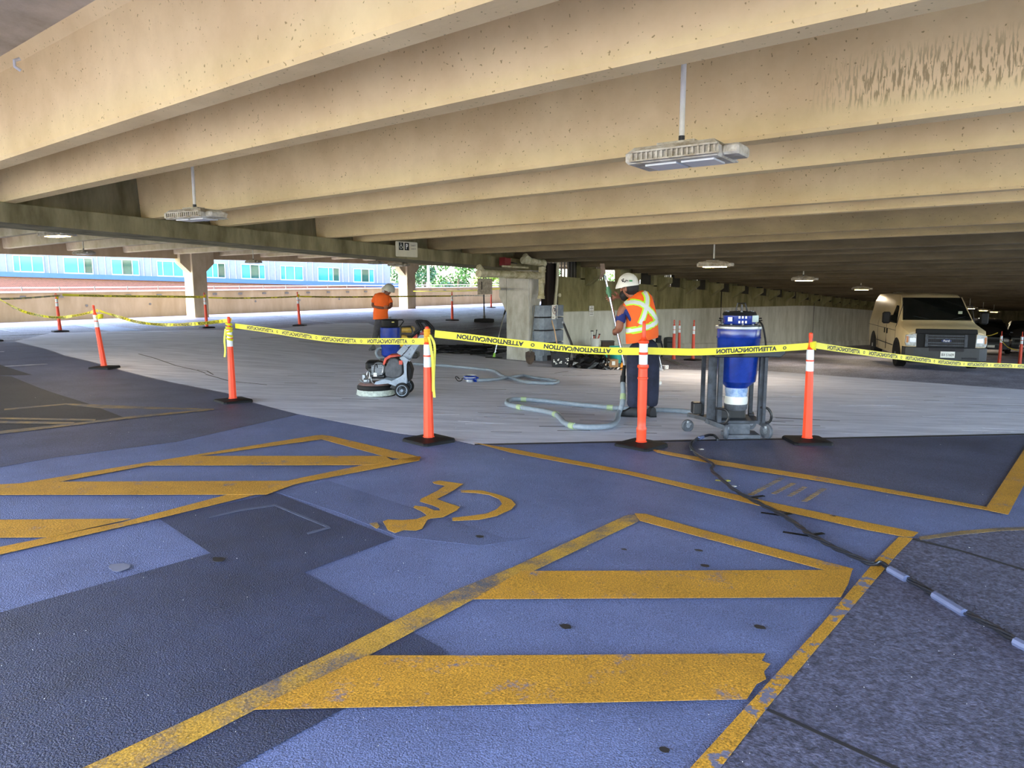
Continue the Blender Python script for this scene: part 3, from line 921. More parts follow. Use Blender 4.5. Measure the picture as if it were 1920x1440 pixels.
# ------------------------------------------------------------ hanging light fittings
def lamp(p, label, lit=False, ztop=None, rz=0, light=14, group=None):
    t = thing('ceiling_light', p, rz, label, 'light fitting', group)
    # body long along y
    MB().rings([[Vector((x*k, y*k2, z)) for x, y in ((-.17, -.29), (.17, -.29), (.17, .29), (-.17, .29))] for k, k2, z in ((.92, .96, -.045), (1, 1, -.03), (1, 1, .015), (.8, .86, .055), (.35, .55, .07))]).build('housing', m_fix, t)
    fl = MB()
    for i in range(17):
        y = -.27+i*.032
        fl.box((-.172, y, -.008), (.03, .011, .045)).box((.172, y, -.008), (.03, .011, .045))
    fl.box((-.18, -.02, .018), (.035, .54, .01)).box((-.18, -.02, -.034), (.035, .54, .008)).box((.18, -.02, .018), (.035, .54, .01)).box((.18, -.02, -.034), (.035, .54, .008))
    fl.build('cooling_fins', m_fix, t, kind='stuff')
    MB().box((0, -.335, -.005), (.22, .1, .06), bev=.012).build('driver_box', m_fix, t)
    MB().box((0, .02, .075), (.1, .24, .02)).build('mounting_plate', m_fix, t)
    MB().box((0, .09, -.05), (.2, .2, .012)).box((0, -.14, -.05), (.2, .2, .012)).build('lens', m_lit if lit else m_lens, t, label='glowing warm lens' if lit else None)
    top = (ztop if ztop is not None else SB(p[0])+.73)-p[2]
    MB().tube([(0, 0, .12), (0, 0, top)], .0165, 10).build('rod', mat('off_white_rod', (226, 220, 200), .5), t)
    MB().tube([(0, 0, .07), (0, 0, .12)], .019, 10).build('rod_coupling', m_blk, t)
    if lit:
        l = bpy.data.lights.new('lamp_light', 'AREA')
        l.energy = light; l.color = (1, .88, .72); l.size = .5
        o = bpy.data.objects.new('lamp_light', l)
        COL.objects.link(o); o.parent = t; o.location = (0, 0, -.07)
    return t
def rowp(px, py, x=None, off=.28):
    """the point where this line of sight meets the level of the light fittings"""
    d = ray(px, py)
    t = .5
    while t < 150:
        q = EYE+d*t
        if (q.z-(SB(q.x)-off))*d.z > 0 and abs(q.z-(SB(q.x)-off)) < .05: return q
        if d.z < 0 and q.z < SB(q.x)-off and False: return q
        if d.z > 0 and q.z > SB(q.x)-off: return q
        t += .05
    return q
# nearest unlit pair
d = ray(1277, 293); q = EYE+d*(4.15/d.x)
lamp(q, 'large unlit fitting with dusty fins hanging nearest the camera', False, rz=.06)
d = ray(366, 404); q = EYE+d*(4.15/d.x)
lamp(q, 'unlit fitting with peeling housing hanging above the tape at left', False, rz=.2)
for i, (px, py, lab) in enumerate(((1338, 496, 'lit fitting nearest the wall, above the blue vacuum drum'), (1506, 523, 'second lit fitting of the receding row right of the blue vacuum'), (1614, 541, 'third lit fitting of the receding row, left above the van'), (1688, 551, 'lit fitting directly above the van windscreen corner'))):
    dd = ray(px, py)
    x = (13.9, 20.8, 28.6, 36.0)[i]
    q = EYE+dd*(x/dd.x)
    lamp(q, lab, True, rz=.1, light=11)
for i, (px, py, X, lab) in enumerate(((1818, 577, 46, 'lit fitting just right of the van roof'), (1843, 581, 54, 'small lit fitting beyond the van, middle one of three'), (1863, 584, 62, 'small lit fitting beyond the van, rightmost one'))):
    dd = ray(px, py)
    q = EYE+dd*(X/dd.x)
    lamp(q, lab, True, rz=.1, light=11)
# fittings in the bay beyond
def lampL(px, py, dp, lab, lit=False):
    q = atd(px, py, dp)
    return lamp(q, lab, lit, ztop=SL(q.x)+.72, rz=.15, light=4)
lampL(106, 438, 12.5, 'lit fitting under the far bay roof at upper left', True)
lampL(157, 474, 21, 'unlit fitting above the brick building at left', False)
lampL(475, 491, 28, 'unlit fitting right of the left far column')
lampL(705, 493, 30, 'unlit fitting hanging left of the right far column')
lampL(747, 496, 22, 'unlit fitting hanging in front of the right far column')

# ------------------------------------------------------------ delineator posts
BASE = lambda r: MB().rings([[Vector((x*k, y*k, z)) for x, y in ((-.2, -.17), (-.17, -.2), (.17, -.2), (.2, -.17), (.2, .17), (.17, .2), (-.17, .2), (-.2, .17))] for k, z in ((1, 0), (1, .028), (.96, .04), (.3, .055))])
def post(px, py, label, style='plain', lean=0, H=1.13, base=True, rz=None, colr=None, loc=None, group=None):
    G = Vector(loc) if loc is not None else at(px, py)
    t = thing('delineator_post', G, (RZ+.78 if rz is None else rz), label, 'delineator', group)
    om = colr or m_orange
    sh = lean
    def L(z, x=0): return Vector((x+math.tan(sh)*z, 0, z))
    if base: BASE(1).build('rubber_base', m_black, t)
    n = 8 if style != 'ring' else 20
    k = H/1.13
    def lt(prof, n=n):
        mb = MB()
        rs = []
        for r, z in prof:
            z *= k
            rs.append([Vector((math.cos(2*PI*i/n)*r+math.tan(sh)*z, math.sin(2*PI*i/n)*r, z)) for i in range(n)])
        return mb.rings(rs)
    if style == 'ring':
        lt([(.056, .04), (.056, .06), (.048, .065), (.049, .17), (.052, .19), (.042, .21), (.042, .27), (.044, .33), (.046, .42), (.046, .68), (.052, .685), (.052, .70), (.046, .705), (.045, .79), (.053, .795), (.055, .80), (.055, .815), (.053, .825), (.042, .83)], 20).build('tube', om, t, smooth=True)
        lt([(.042, .83), (.042, .925)], 20).build('reflective_band', m_refl, t, smooth=True)
        lt([(.042, .925), (.046, .93), (.046, .945), (.042, .95)], 20).build('ring', om, t, smooth=True)
        lt([(.042, .95), (.042, 1.035)], 20).build('reflective_band', m_refl, t, smooth=True)
        lt([(.046, 1.035), (.052, 1.042), (.052, 1.06), (.03, 1.075), (.02, 1.10), (.017, 1.2), (.017, 1.245), (.008, 1.255)], 16).build('neck', om, t, smooth=True)
    else:
        lt([(.060, .04), (.058, .06), (.052, .065), (.040, .76)], 8).build('tube', om, t)
        lt([(.0385, .76), (.0375, .862)], 16).build('reflective_band', m_refl, t, smooth=True)
        lt([(.0395, .862), (.0395, .878)], 16).build('ring', om, t, smooth=True)
        lt([(.0375, .878), (.036, .985)], 16).build('reflective_band', m_refl, t, smooth=True)
        if style == 'loop':
            lt([(.038, .985), (.034, .995), (.016, 1.02), (.014, 1.03)], 12).build('neck', om, t, smooth=True)
            pts = [L(1.03*k, -.006)]+[L((1.085+math.sin(a)*.055)*k, -math.cos(a)*.026) for a in [PI*i/8-PI/3*0 for i in range(0, 9)]]+[L(1.03*k, .006)]
            MB().tube(pts, .009, 8).build('handle_loop', om, t, smooth=True)
        else:
            lt([(.038, .985), (.030, 1.0), (.022, 1.02), (.017, 1.09), (.021, 1.11), (.021, 1.15), (.010, 1.16)], 12).build('neck', om, t, smooth=True)
    return t, G
POST = {}
POST['E0'] = post(-14, 640, 'orange post at the far left edge, only its black base in view', lean=.0)
POST['F'] = post(113, 622, 'orange post standing in front of the parapet at far left', 'loop', lean=-.03)
POST['E'] = post(196, 691, 'leaning orange post at left whose tape sags to both sides', lean=.10, rz=RZ+PI)
POST['G'] = post(388, 615, 'orange post in front of the left far column', 'loop', lean=-.02)
POST['D'] = post(437, 754, 'orange post at the left corner of the work area with tape wrapped round its neck', lean=.0)
POST['H'] = post(562, 611, 'leaning orange post between the two far columns', lean=-.035, rz=RZ)
POST['A'] = post(804, 829, 'bright orange post in front of the grinder with tape knotted at its top', lean=0)
POST['I'] = post(848, 601, 'small orange post just right of the right far column')
POST['J'] = post(921, 577, 'tiny orange post half hidden behind the hanging grey board')
POST['R1'] = post(1202, 838, 'ringed orange post standing in front of the worker in the vest', 'ring')
POST['R2'] = post(1513, 830, 'orange post nearest the right edge of the work area, right of the blue vacuum', lean=.02, rz=RZ+PI+.0)
m_orange2 = mat('dull_orange_plastic', (214, 66, 34), .45, var=.1)
POST['W1'] = post(1263, 676, 'leftmost of the two baseless orange posts standing together by the wall', 'loop', base=False, colr=m_orange2, H=1.13, lean=-.02)
POST['W2'] = post(1273, 668, 'right one of the two baseless orange posts standing together by the wall', 'loop', base=False, colr=m_orange2, lean=-.02)
POST['W3'] = post(1299, 676, 'single orange post by the wall left of the blue vacuum', 'plain', colr=m_orange2)
POST['V1'] = post(1873, 684, 'orange post right of the van, nearer the van', 'loop', colr=m_orange2)
POST['V2'] = post(1911, 690, 'orange post at the right edge of the photo', 'loop', colr=m_orange2)
for nme, key in ():
    pass

# ------------------------------------------------------------ caution tape
def tape(pts, label, mode='mirror', width=.072, k=6, ph=0.0, lettered=True, tilt=0, group=None, rep=.86, cap=.046):
    """ribbon through pts, read from left to right as seen from the work entrance"""
    P = smoothpts(pts, k)
    root = thing('caution_tape', P[len(P)//2], 0, label, 'tape', group)
    O = Vector(P[len(P)//2])
    cum = [0]
    for a, b in zip(P, P[1:]): cum.append(cum[-1]+(b-a).length)
    def frame(s):
        s = min(max(s, 0), cum[-1]-1e-5)
        i = 0
        while i < len(cum)-2 and cum[i+1] < s: i += 1
        f = (s-cum[i])/max(1e-6, cum[i+1]-cum[i])
        t = (P[i+1]-P[i]).normalized()
        p = P[i].lerp(P[i+1], f)
        a = tilt*math.sin(3.1*s+ph)
        n = t.cross(Vector((0, 0, 1))).normalized()
        if n.dot(p-EYE) > 0: n = -n
        v = Vector((0, 0, 1))-t*t.z
        v = (v.normalized()*math.cos(a)+n*math.sin(a)).normalized()
        n2 = t.cross(v)
        if n2.dot(p-EYE) > 0: n2 = -n2
        return p, t, v, n2
    S0 = [frame(cum[-1]*i/(len(P)*2)) for i in range(len(P)*2+1)]
    rs = [[p+v*width/2-O+n*.0008, p-v*width/2-O+n*.0008, p-v*width/2-O-n*.0008, p+v*width/2-O-n*.0008] for p, t, v, n in S0]
    MB().rings(rs).build('ribbon', m_tape, root)
    if lettered:
        s = .12+ph
        while s < cum[-1]-.4:
            for word, W, off in (('ATTENTION/CAUTION', .66, 0), ('⊕' if False else 'O', .04, .42)):
                vs, fs, w0, h0 = glyphs(word, .045)
                kx = W/w0
                ky = (cap/h0) if word != 'O' else .035/h0
                out = []
                ok = True
                for q in vs:
                    u, vv = q.x*kx, q.y*ky
                    if mode in ('mirror', 'rot'): u = -u
                    if mode == 'rot': vv = -vv
                    ss_ = s+.33+off+u
                    if ss_ > cum[-1] or ss_ < 0: ok = False
                    p, t, v, n = frame(ss_)
                    out.append(p+v*vv+n*.002-O)
                if ok: MB().add(out, fs).build('lettering', m_ink, root)
            s += rep
    return root
def pz(key, h):
    t, G = POST[key]
    return Vector((G.x, G.y, G.z+h))
# front run of tape
def near(key, px, py):
    """point on the post's own distance seen at this pixel"""
    G = POST[key][1]
    return atd(px, py, dep(G))
def sag(a, b, pxs):
    """points along the span from a to b; pixel positions give the sag"""
    out = [a]
    da, db = dep(a), dep(b)
    pa = (a-EYE).dot(RT)/(a-EYE).dot(FW); pb = (b-EYE).dot(RT)/(b-EYE).dot(FW)
    for px, py in pxs:
        u = ((px-CX)/F_PX-pa)/(pb-pa)
        dd = 1/((1-u)/da+u/db)
        out.append(atd(px, py, dd))
    out.append(b)
    return out
a, b = near('D', 441, 611), near('A', 800, 640)
tape(sag(a, b, [(480, 616), (540, 625), (600, 634), (660, 639), (730, 640)]), 'taut yellow caution tape passing in front of the grinder', 'mirror', .064, ph=.2)
a, b = near('A', 815, 626), near('R1', 1206, 659)
tape(sag(a, b, [(870, 632), (945, 641), (1010, 648), (1080, 655), (1140, 658)]), 'yellow caution tape running from the knotted post past the concrete column', 'rot', .072, ph=.1)
a, b = near('R1', 1210, 659), near('R2', 1517, 649)
a = a+FH*.08
tape(sag(a, b, [(1290, 660), (1340, 659), (1400, 656), (1460, 653)]), 'yellow caution tape crossing in front of the blue vacuum drum', 'mirror', .070, ph=.65)
a, b = near('R2', 1525, 647), atd(1990, 690, 11.5)
tape(sag(a, b, [(1600, 658), (1700, 671), (1800, 682), (1900, 686)]), 'yellow caution tape crossing in front of the van', 'mirror', .064, ph=.15)
a, b = near('E', 187, 583), near('D', 434, 600)
tape(sag(a, b, [(215, 592), (260, 604), (310, 609), (370, 607), (410, 603)]), 'sagging caution tape between the two left hand posts', 'rot', .05, ph=.5, tilt=.6)
a, b = near('E0', -10, 556), near('E', 184, 582)
a = atd(-10, 555, 15)
tape(sag(a, b, [(15, 570), (50, 586), (100, 595), (140, 592)]), 'deeply sagging caution tape at the left edge', 'rot', .05, ph=.4, tilt=.6)
a, b = atd(-10, 560, 16), near('F', 113, 554)
tape(sag(a, b, [(20, 560), (60, 558)]), 'caution tape running to the far left post', 'rot', .045, ph=.3)
a, b = near('F', 117, 553), near('G', 385, 557)
tape(sag(a, b, [(200, 555), (300, 556)]), 'caution tape stretched before the parapet between two far posts', 'plain', .07, ph=.3)
a, b = near('G', 391, 558), near('H', 559, 556)
tape(sag(a, b, [(440, 559), (510, 558)]), 'caution tape to the right of the left far column', 'plain', .05, ph=.3)
a, b = near('H', 562, 556), near('I', 846, 555)
tape(sag(a, b, [(640, 557), (740, 556)]), 'caution tape passing behind the orange-shirted worker', 'plain', .05, ph=.3)
a, b = near('I', 849, 555), near('J', 921, 555)
tape(sag(a, b, [(880, 554)]), 'caution tape from the small post behind the hanging board', 'plain', .05, ph=.3)
a, b = Vector((27.72, 28.66, (atd(775, 546, 40)).z)), onY(938, 541, 11.2)
a = atd(774, 546, (Vector((27.6, 28.62, 0))-Vector((0, 0, 0))).dot(FH))
tape(sag(a, b, [(850, 546)]), 'upper thin yellow tape in front of the right far column', 'plain', .05, ph=.3, lettered=False)
a, b = near('V1', 1876, 637), near('V2', 1909, 657)
tape(sag(a, b, [(1890, 651)]), 'slack tape between the two posts right of the van', 'plain', .03, lettered=False)
a, b = atd(1846, 630, dep(POST['V1'][1])+1.5), near('V1', 1871, 624)
tape([a, a.lerp(b, .5)-Vector((0, 0, .03)), b], 'short slack tape from the van side to the post', 'plain', .03, lettered=False)
# knots and loose ends
def wrap(key, lab, z0, z1, r, tails):
    t, G = POST[key]
    o = thing('tape_knot', G+Vector((0, 0, 0)), RZ, lab, 'tape knot')
    mb = MB()
    for i in range(5):
        z = z0+(z1-z0)*i/4
        n = 14
        tl = random.uniform(-.35, .35)
        rs = []
        for q in range(n+1):
            a = 2*PI*q/n
            c, s_ = math.cos(a), math.sin(a)
            zz = z+c*r*tl
            rs.append([Vector((c*r, s_*r, zz+.016)), Vector((c*r*1.12, s_*r*1.12, zz+.002)), Vector((c*r, s_*r, zz-.014))])
        mb.rings(rs, caps=False)
    mb.build('wrap', m_tape if key != 'A' else mat('orange_yellow_tape', (250, 170, 20), .4), o)
    for pts in tails:
        P = smoothpts(pts, 5)
        rs = [[p+Vector((-.012, 0, 0)), p+Vector((.012, .004, 0)), p+Vector((.012, .006, .002)), p+Vector((-.012, .003, .002))] for p in P]
        MB().rings(rs).build('loose_end', mat('pale_yellow_tape', (226, 216, 70), .4), o)
wrap('A', 'yellow tape knotted round the top of the post before the grinder, long tails', 1.02, 1.12, .03, [[(.03, -.03, 1.08), (.075, -.04, .98), (.07, -.03, .8), (.062, -.05, .6), (.068, -.05, .46)], [(.02, -.04, 1.06), (.05, -.06, .9), (.058, -.05, .7), (.056, -.05, .52)]])
wrap('D', 'yellow tape wound round the neck of the left corner post', .86, 1.06, .042, [[(-.04, -.03, 1.0), (-.055, -.045, .85), (-.05, -.05, .72), (-.06, -.06, .62)]])
wrap('E', 'tape wound round the leaning left post', .93, .98, .042, [[(-.03, -.04, .98), (-.07, -.03, .93), (-.10, -.03, .84)]])
wrap('R2', 'tape tied round the neck of the post right of the blue vacuum', 1.0, 1.05, .035, [])
wrap('F', 'tape tied on the far left post before the parapet', .98, 1.06, .03, [])
wrap('G', 'tape tied on the post before the left far column', .98, 1.06, .03, [])
wrap('H', 'tape tied on the leaning post between the far columns', .98, 1.06, .03, [])

# ------------------------------------------------------------ things at the girder and wall
pw = m_pvc
def pipe_obj(name, pts, r, lab, cat, m=None, ribs=None, caps=None, k=5, n=14):
    O = Vector(pts[0])
    t = thing(name, O, 0, lab, cat)
    MB().tube([Vector(p)-O for p in pts], r, n).build('pipe', m or pw, t, smooth=True)
    if ribs:
        for a, b, cnt in ribs:
            mb = MB()
            a, b = Vector(a)-O, Vector(b)-O
            for i in range(cnt):
                p = a.lerp(b, i/max(1, cnt-1)); q = p+(b-a).normalized()*.03
                mb.tube([p, q], r*1.07, n)
            mb.build('wrap_rings', m or pw, t, smooth=True, kind='stuff')
    return t
YP = 10.35
A = [onY(895, 507, YP), onY(905, 511, YP), onY(1006, 516, YP), onY(1016, 514, YP)]
pipe_obj('drain_pipe', [onY(897, 513, YP), onY(915, 513, YP), onY(1010, 517, YP)], .088, 'thick stained white drain pipe running level below the girder', 'pipe', ribs=[(onY(948, 514.5, YP), onY(996, 516, YP), 9), (onY(908, 513, YP), onY(914, 513, YP), 1)])
pipe_obj('drain_pipe', [onY(1016, 500, YP), onY(1016, 530, YP), onY(1014.5, 558, YP)], .084, 'upright white drain pipe ending in a cap beside the column', 'pipe', ribs=[(onY(1014.6, 555, YP), onY(1014.5, 558, YP), 2), (onY(1017, 502, YP), onY(1017, 508, YP), 2)])
pipe_obj('drain_pipe', [onY(980, 488, YP), onY(1020, 493.5, YP)], .082, 'short upper white drain pipe under the tee beams', 'pipe', ribs=[(onY(981, 488, YP), onY(983, 488, YP), 1), (onY(1004, 491, YP), onY(1018, 493, YP), 3)])
pipe_obj('drain_pipe', [onY(1020, 493, YP), onY(1017, 500, YP)], .08, 'white elbow joining the upper and lower drain pipes', 'pipe')
pipe_obj('drain_pipe', [onY(984, 479, YP), onY(986, 482, YP), onY(992, 487, YP)], .07, 'white branch pipe coming down between the beams', 'pipe')
pipe_obj('drain_pipe', [onY(897, 500, YP), onY(901, 505, YP), onY(905, 511, YP)], .07, 'left end elbow of the level drain pipe', 'pipe')
pipe_obj('thin_pipe', [onY(942, 499, YP), onY(990, 502, YP)], .022, 'thin white pipe above the thick drain pipe', 'pipe')
q = onY(947.5, 490.5, 10.5)
t = thing('fire_alarm_box', q, 0, 'dark red box on the girder beside the drain pipes', 'box')
MB().box((0, 0, 0), (.24, .16, .17), bev=.015).build('body', mat('dark_red', (122, 26, 26), .5), t)
MB().tube([(.12, 0, -.01), (.3, 0, -.02), (.5, .05, -.03)], .014, 6).build('conduit', m_blk, t)
MB().box((-.12, -.01, 0), (.02, .17, .19)).build('cover', mat('dark_red', (122, 26, 26), .5), t)
# hanging board and black pole
q0, q1 = onY(896, 522, 10.9), onY(922, 552, 10.9)
t = thing('hanging_board', ((q0.x+q1.x)/2, 10.9, (q0.z+q1.z)/2), 0, 'pale speckled board hanging below the drain pipe', 'board')
MB().box((0, 0, 0), (abs(q1.x-q0.x), .03, q0.z-q1.z)).build('board', mat('speckled_board', (176, 166, 148), .9, rgb2=(128, 118, 104), scale=18), t)
MB().box((-abs(q1.x-q0.x)*.27, -.018, .02), (.03, .01, (q0.z-q1.z)*.5)).build('slot', m_void, t)
MB().tube([(-.15, 0, (q0.z-q1.z)/2), (-.15, 0, (q0.z-q1.z)/2+.2)], .008, 6).tube([(.15, 0, (q0.z-q1.z)/2), (.15, 0, (q0.z-q1.z)/2+.2)], .008, 6).build('hanger', m_steel, t)
G = at(908, 604)
t = thing('pole_stand', G, RZ, 'tall thin black pole standing on a wide black base', 'pole')
h = (atd(908, 521, dep(G))-G).z
MB().rings([[Vector((x*k, y*k, z)) for x, y in ((-.38, -.2), (.38, -.2), (.38, .2), (-.38, .2))] for k, z in ((.95, 0), (1, .03), (.97, .12), (.5, .14))]).build('base', m_black, t)
MB().tube([(0, 0, .1), (-.02, 0, h)], .028, 8).build('pole', m_blk, t)
MB().tube([(0, 0, .1), (0, 0, .25)], .045, 8).build('socket', m_blk, t)
# squeegee leaning on the column
G = at(926, 672)
t = thing('floor_squeegee', G, RZ, 'floor squeegee with steel handle leaning on the concrete column', 'squeegee')
dS = dep(G)
def LC(G, px, py, dy=0.0):
    """coordinates relative to a ground point G in its camera-aligned frame"""
    p = atd(px, py, dep(G)+dy)-G
    return Vector((p.dot(RT), p.dot(FH), p.z))
MB().box((0, 0, .02), (.44, .06, .035), bev=.008).build('blade', m_black, t)
MB().tube([(0, 0, .03), LC(G, 927.5, 662, .03)], [.045, .025], 8).build('socket', mat('lime_plastic', (150, 210, 80), .5), t, label='lime green socket')
p1 = LC(G, 945, 590, .30)
MB().tube([LC(G, 927, 664, .02), p1], .014, 8).build('handle', m_chrome, t)
MB().tube([p1, LC(G, 949, 578, .36), LC(G, 959, 567, .42)], [.018, .026, .02], 8).build('grip', m_black, t)
# shovel against the column's side
G = at(994, 684)
t = thing('shovel', G, RZ, 'rusty shovel blade up against the near column base', 'shovel')
MB().rings([[Vector((x*w_, -.02*abs(x)*w_*8+.12+z*.05, z)) for x in (-1, -.5, 0, .5, 1)]+[Vector((x*w_, .14-.02*abs(x)*w_*8+z*.05, z)) for x in (1, .5, 0, -.5, -1)] for w_, z in ((.03, 0), (.09, .06), (.11, .16), (.11, .28), (.04, .31))]).build('blade', mat('rusty_steel', (84, 66, 52), .7, rgb2=(52, 44, 38)), t)
MB().tube([(0, .14, .28), LC(G, 1002, 572, .3)], .018, 8).build('handle', mat('grey_shaft', (92, 90, 84), .6), t)
# grey sheet-metal pipe guard
A0, A1 = onY(1013, 573, 10.4), onY(1061, 575, 10.4)
G = at(1012, 676)
t = thing('pipe_guard', (A0.x, 10.44, FZ(A0.x, 10.5)), 0, 'grey slotted sheet metal guard beside the column', 'guard')
W_ = A1.x-A0.x
Ht = A0.z-FZ(A0.x, 10.5)
mg = mat('blue_grey_sheet', (134, 146, 160), .5, rgb2=(98, 108, 122), scale=5)
zz = .14*0
lv = [Ht*f for f in (.05, .32, .345, .55, .575, .79, .815, 1.0)]
for a, b in ((.10, .31), (.335, .54), (.565, .775), (.80, 1.0)):
    prof = [(0, -.02), (.06, -.12), (W_*.42, -.2), (W_*.8, -.12), (W_, .12), (W_, .2), (0, .2)]
    MB().prism(prof, 'z', Ht*a, Ht*b).build('sheet_panel', mg, t)
MB().prism([(.05, .02), (W_*.42, -.08), (W_-.05, .18), (.05, .18)], 'z', -.05, Ht*.98).build('core', m_joint, t)
MB().box((.14, .02, Ht*.04), (.2, .22, Ht*.14)).build('foot', mg, t)
MB().box((W_*.85, .1, Ht*.04), (.12, .12, Ht*.14)).build('foot', mg, t)
# dark steel post and white riser
x0 = onY(1032, 520, 10.85).x
t = thing('steel_post', (x0, 10.87, FZ(x0, 10.9)), 0, 'dark rust-brown steel post in the gap beside the drain pipe', 'post')
hh = SB(x0)-FZ(x0, 10.9)
mr = mat('dark_rust', (48, 34, 26), .8, rgb2=(28, 20, 17), scale=4, stretch=(1, 1, .2))
MB().box((-.22, 0, hh/2), (.06, .2, hh)).box((.22, 0, hh/2), (.06, .2, hh)).build('flange', mr, t)
MB().box((0, .02, hh/2), (.42, .05, hh)).build('web', mr, t)
MB().box((0, 0, .02), (.6, .26, .04)).build('base_plate', mr, t)
xw = onY(1046, 520, 10.6).x
pp = pipe_obj('riser_pipe', [onY(1046, 488, 10.7), onY(1044, 530, 10.7), onY(1040.5, 574, 10.7)], .042, 'slim cream riser pipe running down to the no parking sign', 'pipe', m=mat('cream_pipe', (220, 214, 180), .5))
q = onY(1048, 553.5, 10.62)
MB().lathe([(.05, 0), (.05, .04), (.02, .045)], 12, axis=(0, -1, 0), c=q-pp.location).lathe([(.02, -.06), (.02, 0)], 8, axis=(0, -1, 0), c=q-pp.location).build('valve', mat('cream_pipe', (220, 214, 180), .5), pp)
# no parking sign
m_sign = mat('white_sign', (232, 232, 226), .4, var=.03)
def signboard(name, px, py, Y, w_, h_, label, cat='sign', mm=None):
    q = onY(px, py, Y)
    t = thing(name, q, 0, label, cat)
    r = .02
    poly = []
    for cx_, cy_, a0 in ((w_/2-r, h_/2-r, 0), (-w_/2+r, h_/2-r, 90), (-w_/2+r, -h_/2+r, 180), (w_/2-r, -h_/2+r, 270)):
        for k in range(4):
            a = math.radians(a0+k*30)
            poly.append((cx_+math.cos(a)*r, cy_+math.sin(a)*r))
    MB().prism(poly, 'y', -.003, .003).build('plate', mm or m_sign, t)
    return t
t = signboard('no_parking_sign', 1040, 585, 10.25, .25, .36, 'white no parking sign with a brown ring above the pipe guard')
m_brn = mat('sign_red_brown', (120, 40, 30), .5, var=0)
MB().rings([[Vector((math.cos(2*PI*i/24)*r, y, .04+math.sin(2*PI*i/24)*r)) for r, y in ((.085, -.006), (.1, -.006), (.1, -.004), (.085, -.004))] for i in range(25)], caps=False).beam((-.062, -.006, .1), (.062, -.006, -.02), .002, .016, (0, 1, 0)).build('ring', m_brn, t)
letter('P', .065, (0, -.005, .04), (1, 0, 0), (0, 0, 1), m_ink, t, bold=.03, height=.12)
MB().prism([(-.1, -.13), (-.07, -.115), (-.07, -.145)], 'y', -.006, -.004).box((-.06, -.005, -.13), (.03, .002, .012)).prism([(.1, -.13), (.07, -.145), (.07, -.115)], 'y', -.006, -.004).box((.06, -.005, -.13), (.03, .002, .012)).build('arrows', m_ink, t)
MB().tube([(-.0, .01, -.1), (0, .2, -.1)], .012, 6).build('bracket', m_steel, t)
# notice on the wall
t = signboard('wall_notice', 1109, 583, WY-.01, .26, .30, 'small white notice with lines of text on the wall')
for i, (w_, s_) in enumerate(((.09, 'SMALL CAR'), (.17, 'PARKING'), (.05, 'ONLY'), (.1, '9 TO 5'), (.19, 'MAX HEIGHT'), (.19, 'OVERHEAD'))):
    # the wording is too small to read in the photograph: keep rows of dark strokes
    mb = MB()
    n = int(w_/.017)
    for k in range(n):
        mb.box((-w_/2+w_*(k+.5)/n, -.005, .115-i*.043), (.010, .002, .016 if (k*7+i) % 3 else .011))
    mb.build('text_row', m_ink, t)
# level sign on the girder
t = signboard('level_sign', 762.5, 467.5, 10.70, .60, .30, 'white wheelchair and parking sign reading Level 1 and Level 3 on the girder', mm=mat('cream_sign', (222, 214, 186), .5, var=.05))
# the face of the girder is parallel to x: writing reads along +x (to the right)
m_wt = mat('sign_white', (236, 236, 230), .5, var=0)
MB().box((-.155, -.006, .055), (.12, .003, .15)).box((.0, -.006, .055), (.12, .003, .15)).build('black_square', m_ink, t)
letter('P', .055, (0, -.0085, .055), (1, 0, 0), (0, 0, 1), m_wt, t, bold=.03, height=.105)
letter('Level 1', .13, (.185, -.005, .085), (1, 0, 0), (0, 0, 1), m_ink, t, bold=.005)
letter('Level 3', .13, (.185, -.005, .02), (1, 0, 0), (0, 0, 1), m_ink, t, bold=.005)
wc = MB()
wc.ball((-.163, -.009, .112), (.009, .002, .009), 8, 4)
wc.tube([(-.163, -.009, .098), (-.160, -.009, .062), (-.135, -.009, .058), (-.122, -.009, .025), (-.112, -.009, .03)], .0055, 6)
wc.tube([(-.162, -.009, .082), (-.14, -.009, .08)], .004, 6)
wc.tube([(-.16+math.cos(a)*.032, -.009, .04+math.sin(a)*.032) for a in [math.radians(110+i*22) for i in range(11)]], .004, 6)
wc.build('wheelchair_pictogram', m_wt, t)
# long wooden handle and black handle leaning on the guard
G = at(1047, 679)
t = thing('wooden_handle', G, RZ, 'pale wooden tool handle leaning on the grey guard', 'tool')
MB().tube([LC(G, 1047, 662, 0), LC(G, 1040, 620, .25), LC(G, 1033, 596, .4)], .017, 8).build('handle', mat('pale_wood', (206, 172, 136), .6), t)
MB().box((0, 0, .12), (.2, .12, .2), bev=.02).build('head', m_steel, t)
t = thing('floor_nozzle', at(1079, 683), RZ, 'black wand leaning against the guard beside the rubbish bags', 'tool')
G = t.location
MB().tube([(0, 0, .1), LC(G, 1071, 643, .15), LC(G, 1055, 603, .35)], [.045, .03, .028], 8).build('wand', m_blk, t)
MB().box((0, 0, .05), (.34, .14, .1), bev=.02).build('head', m_blk, t)
MB().tube([LC(G, 1055, 603, .35), LC(G, 1057.5, 609, .33)], .034, 8).build('collar', m_steel, t)
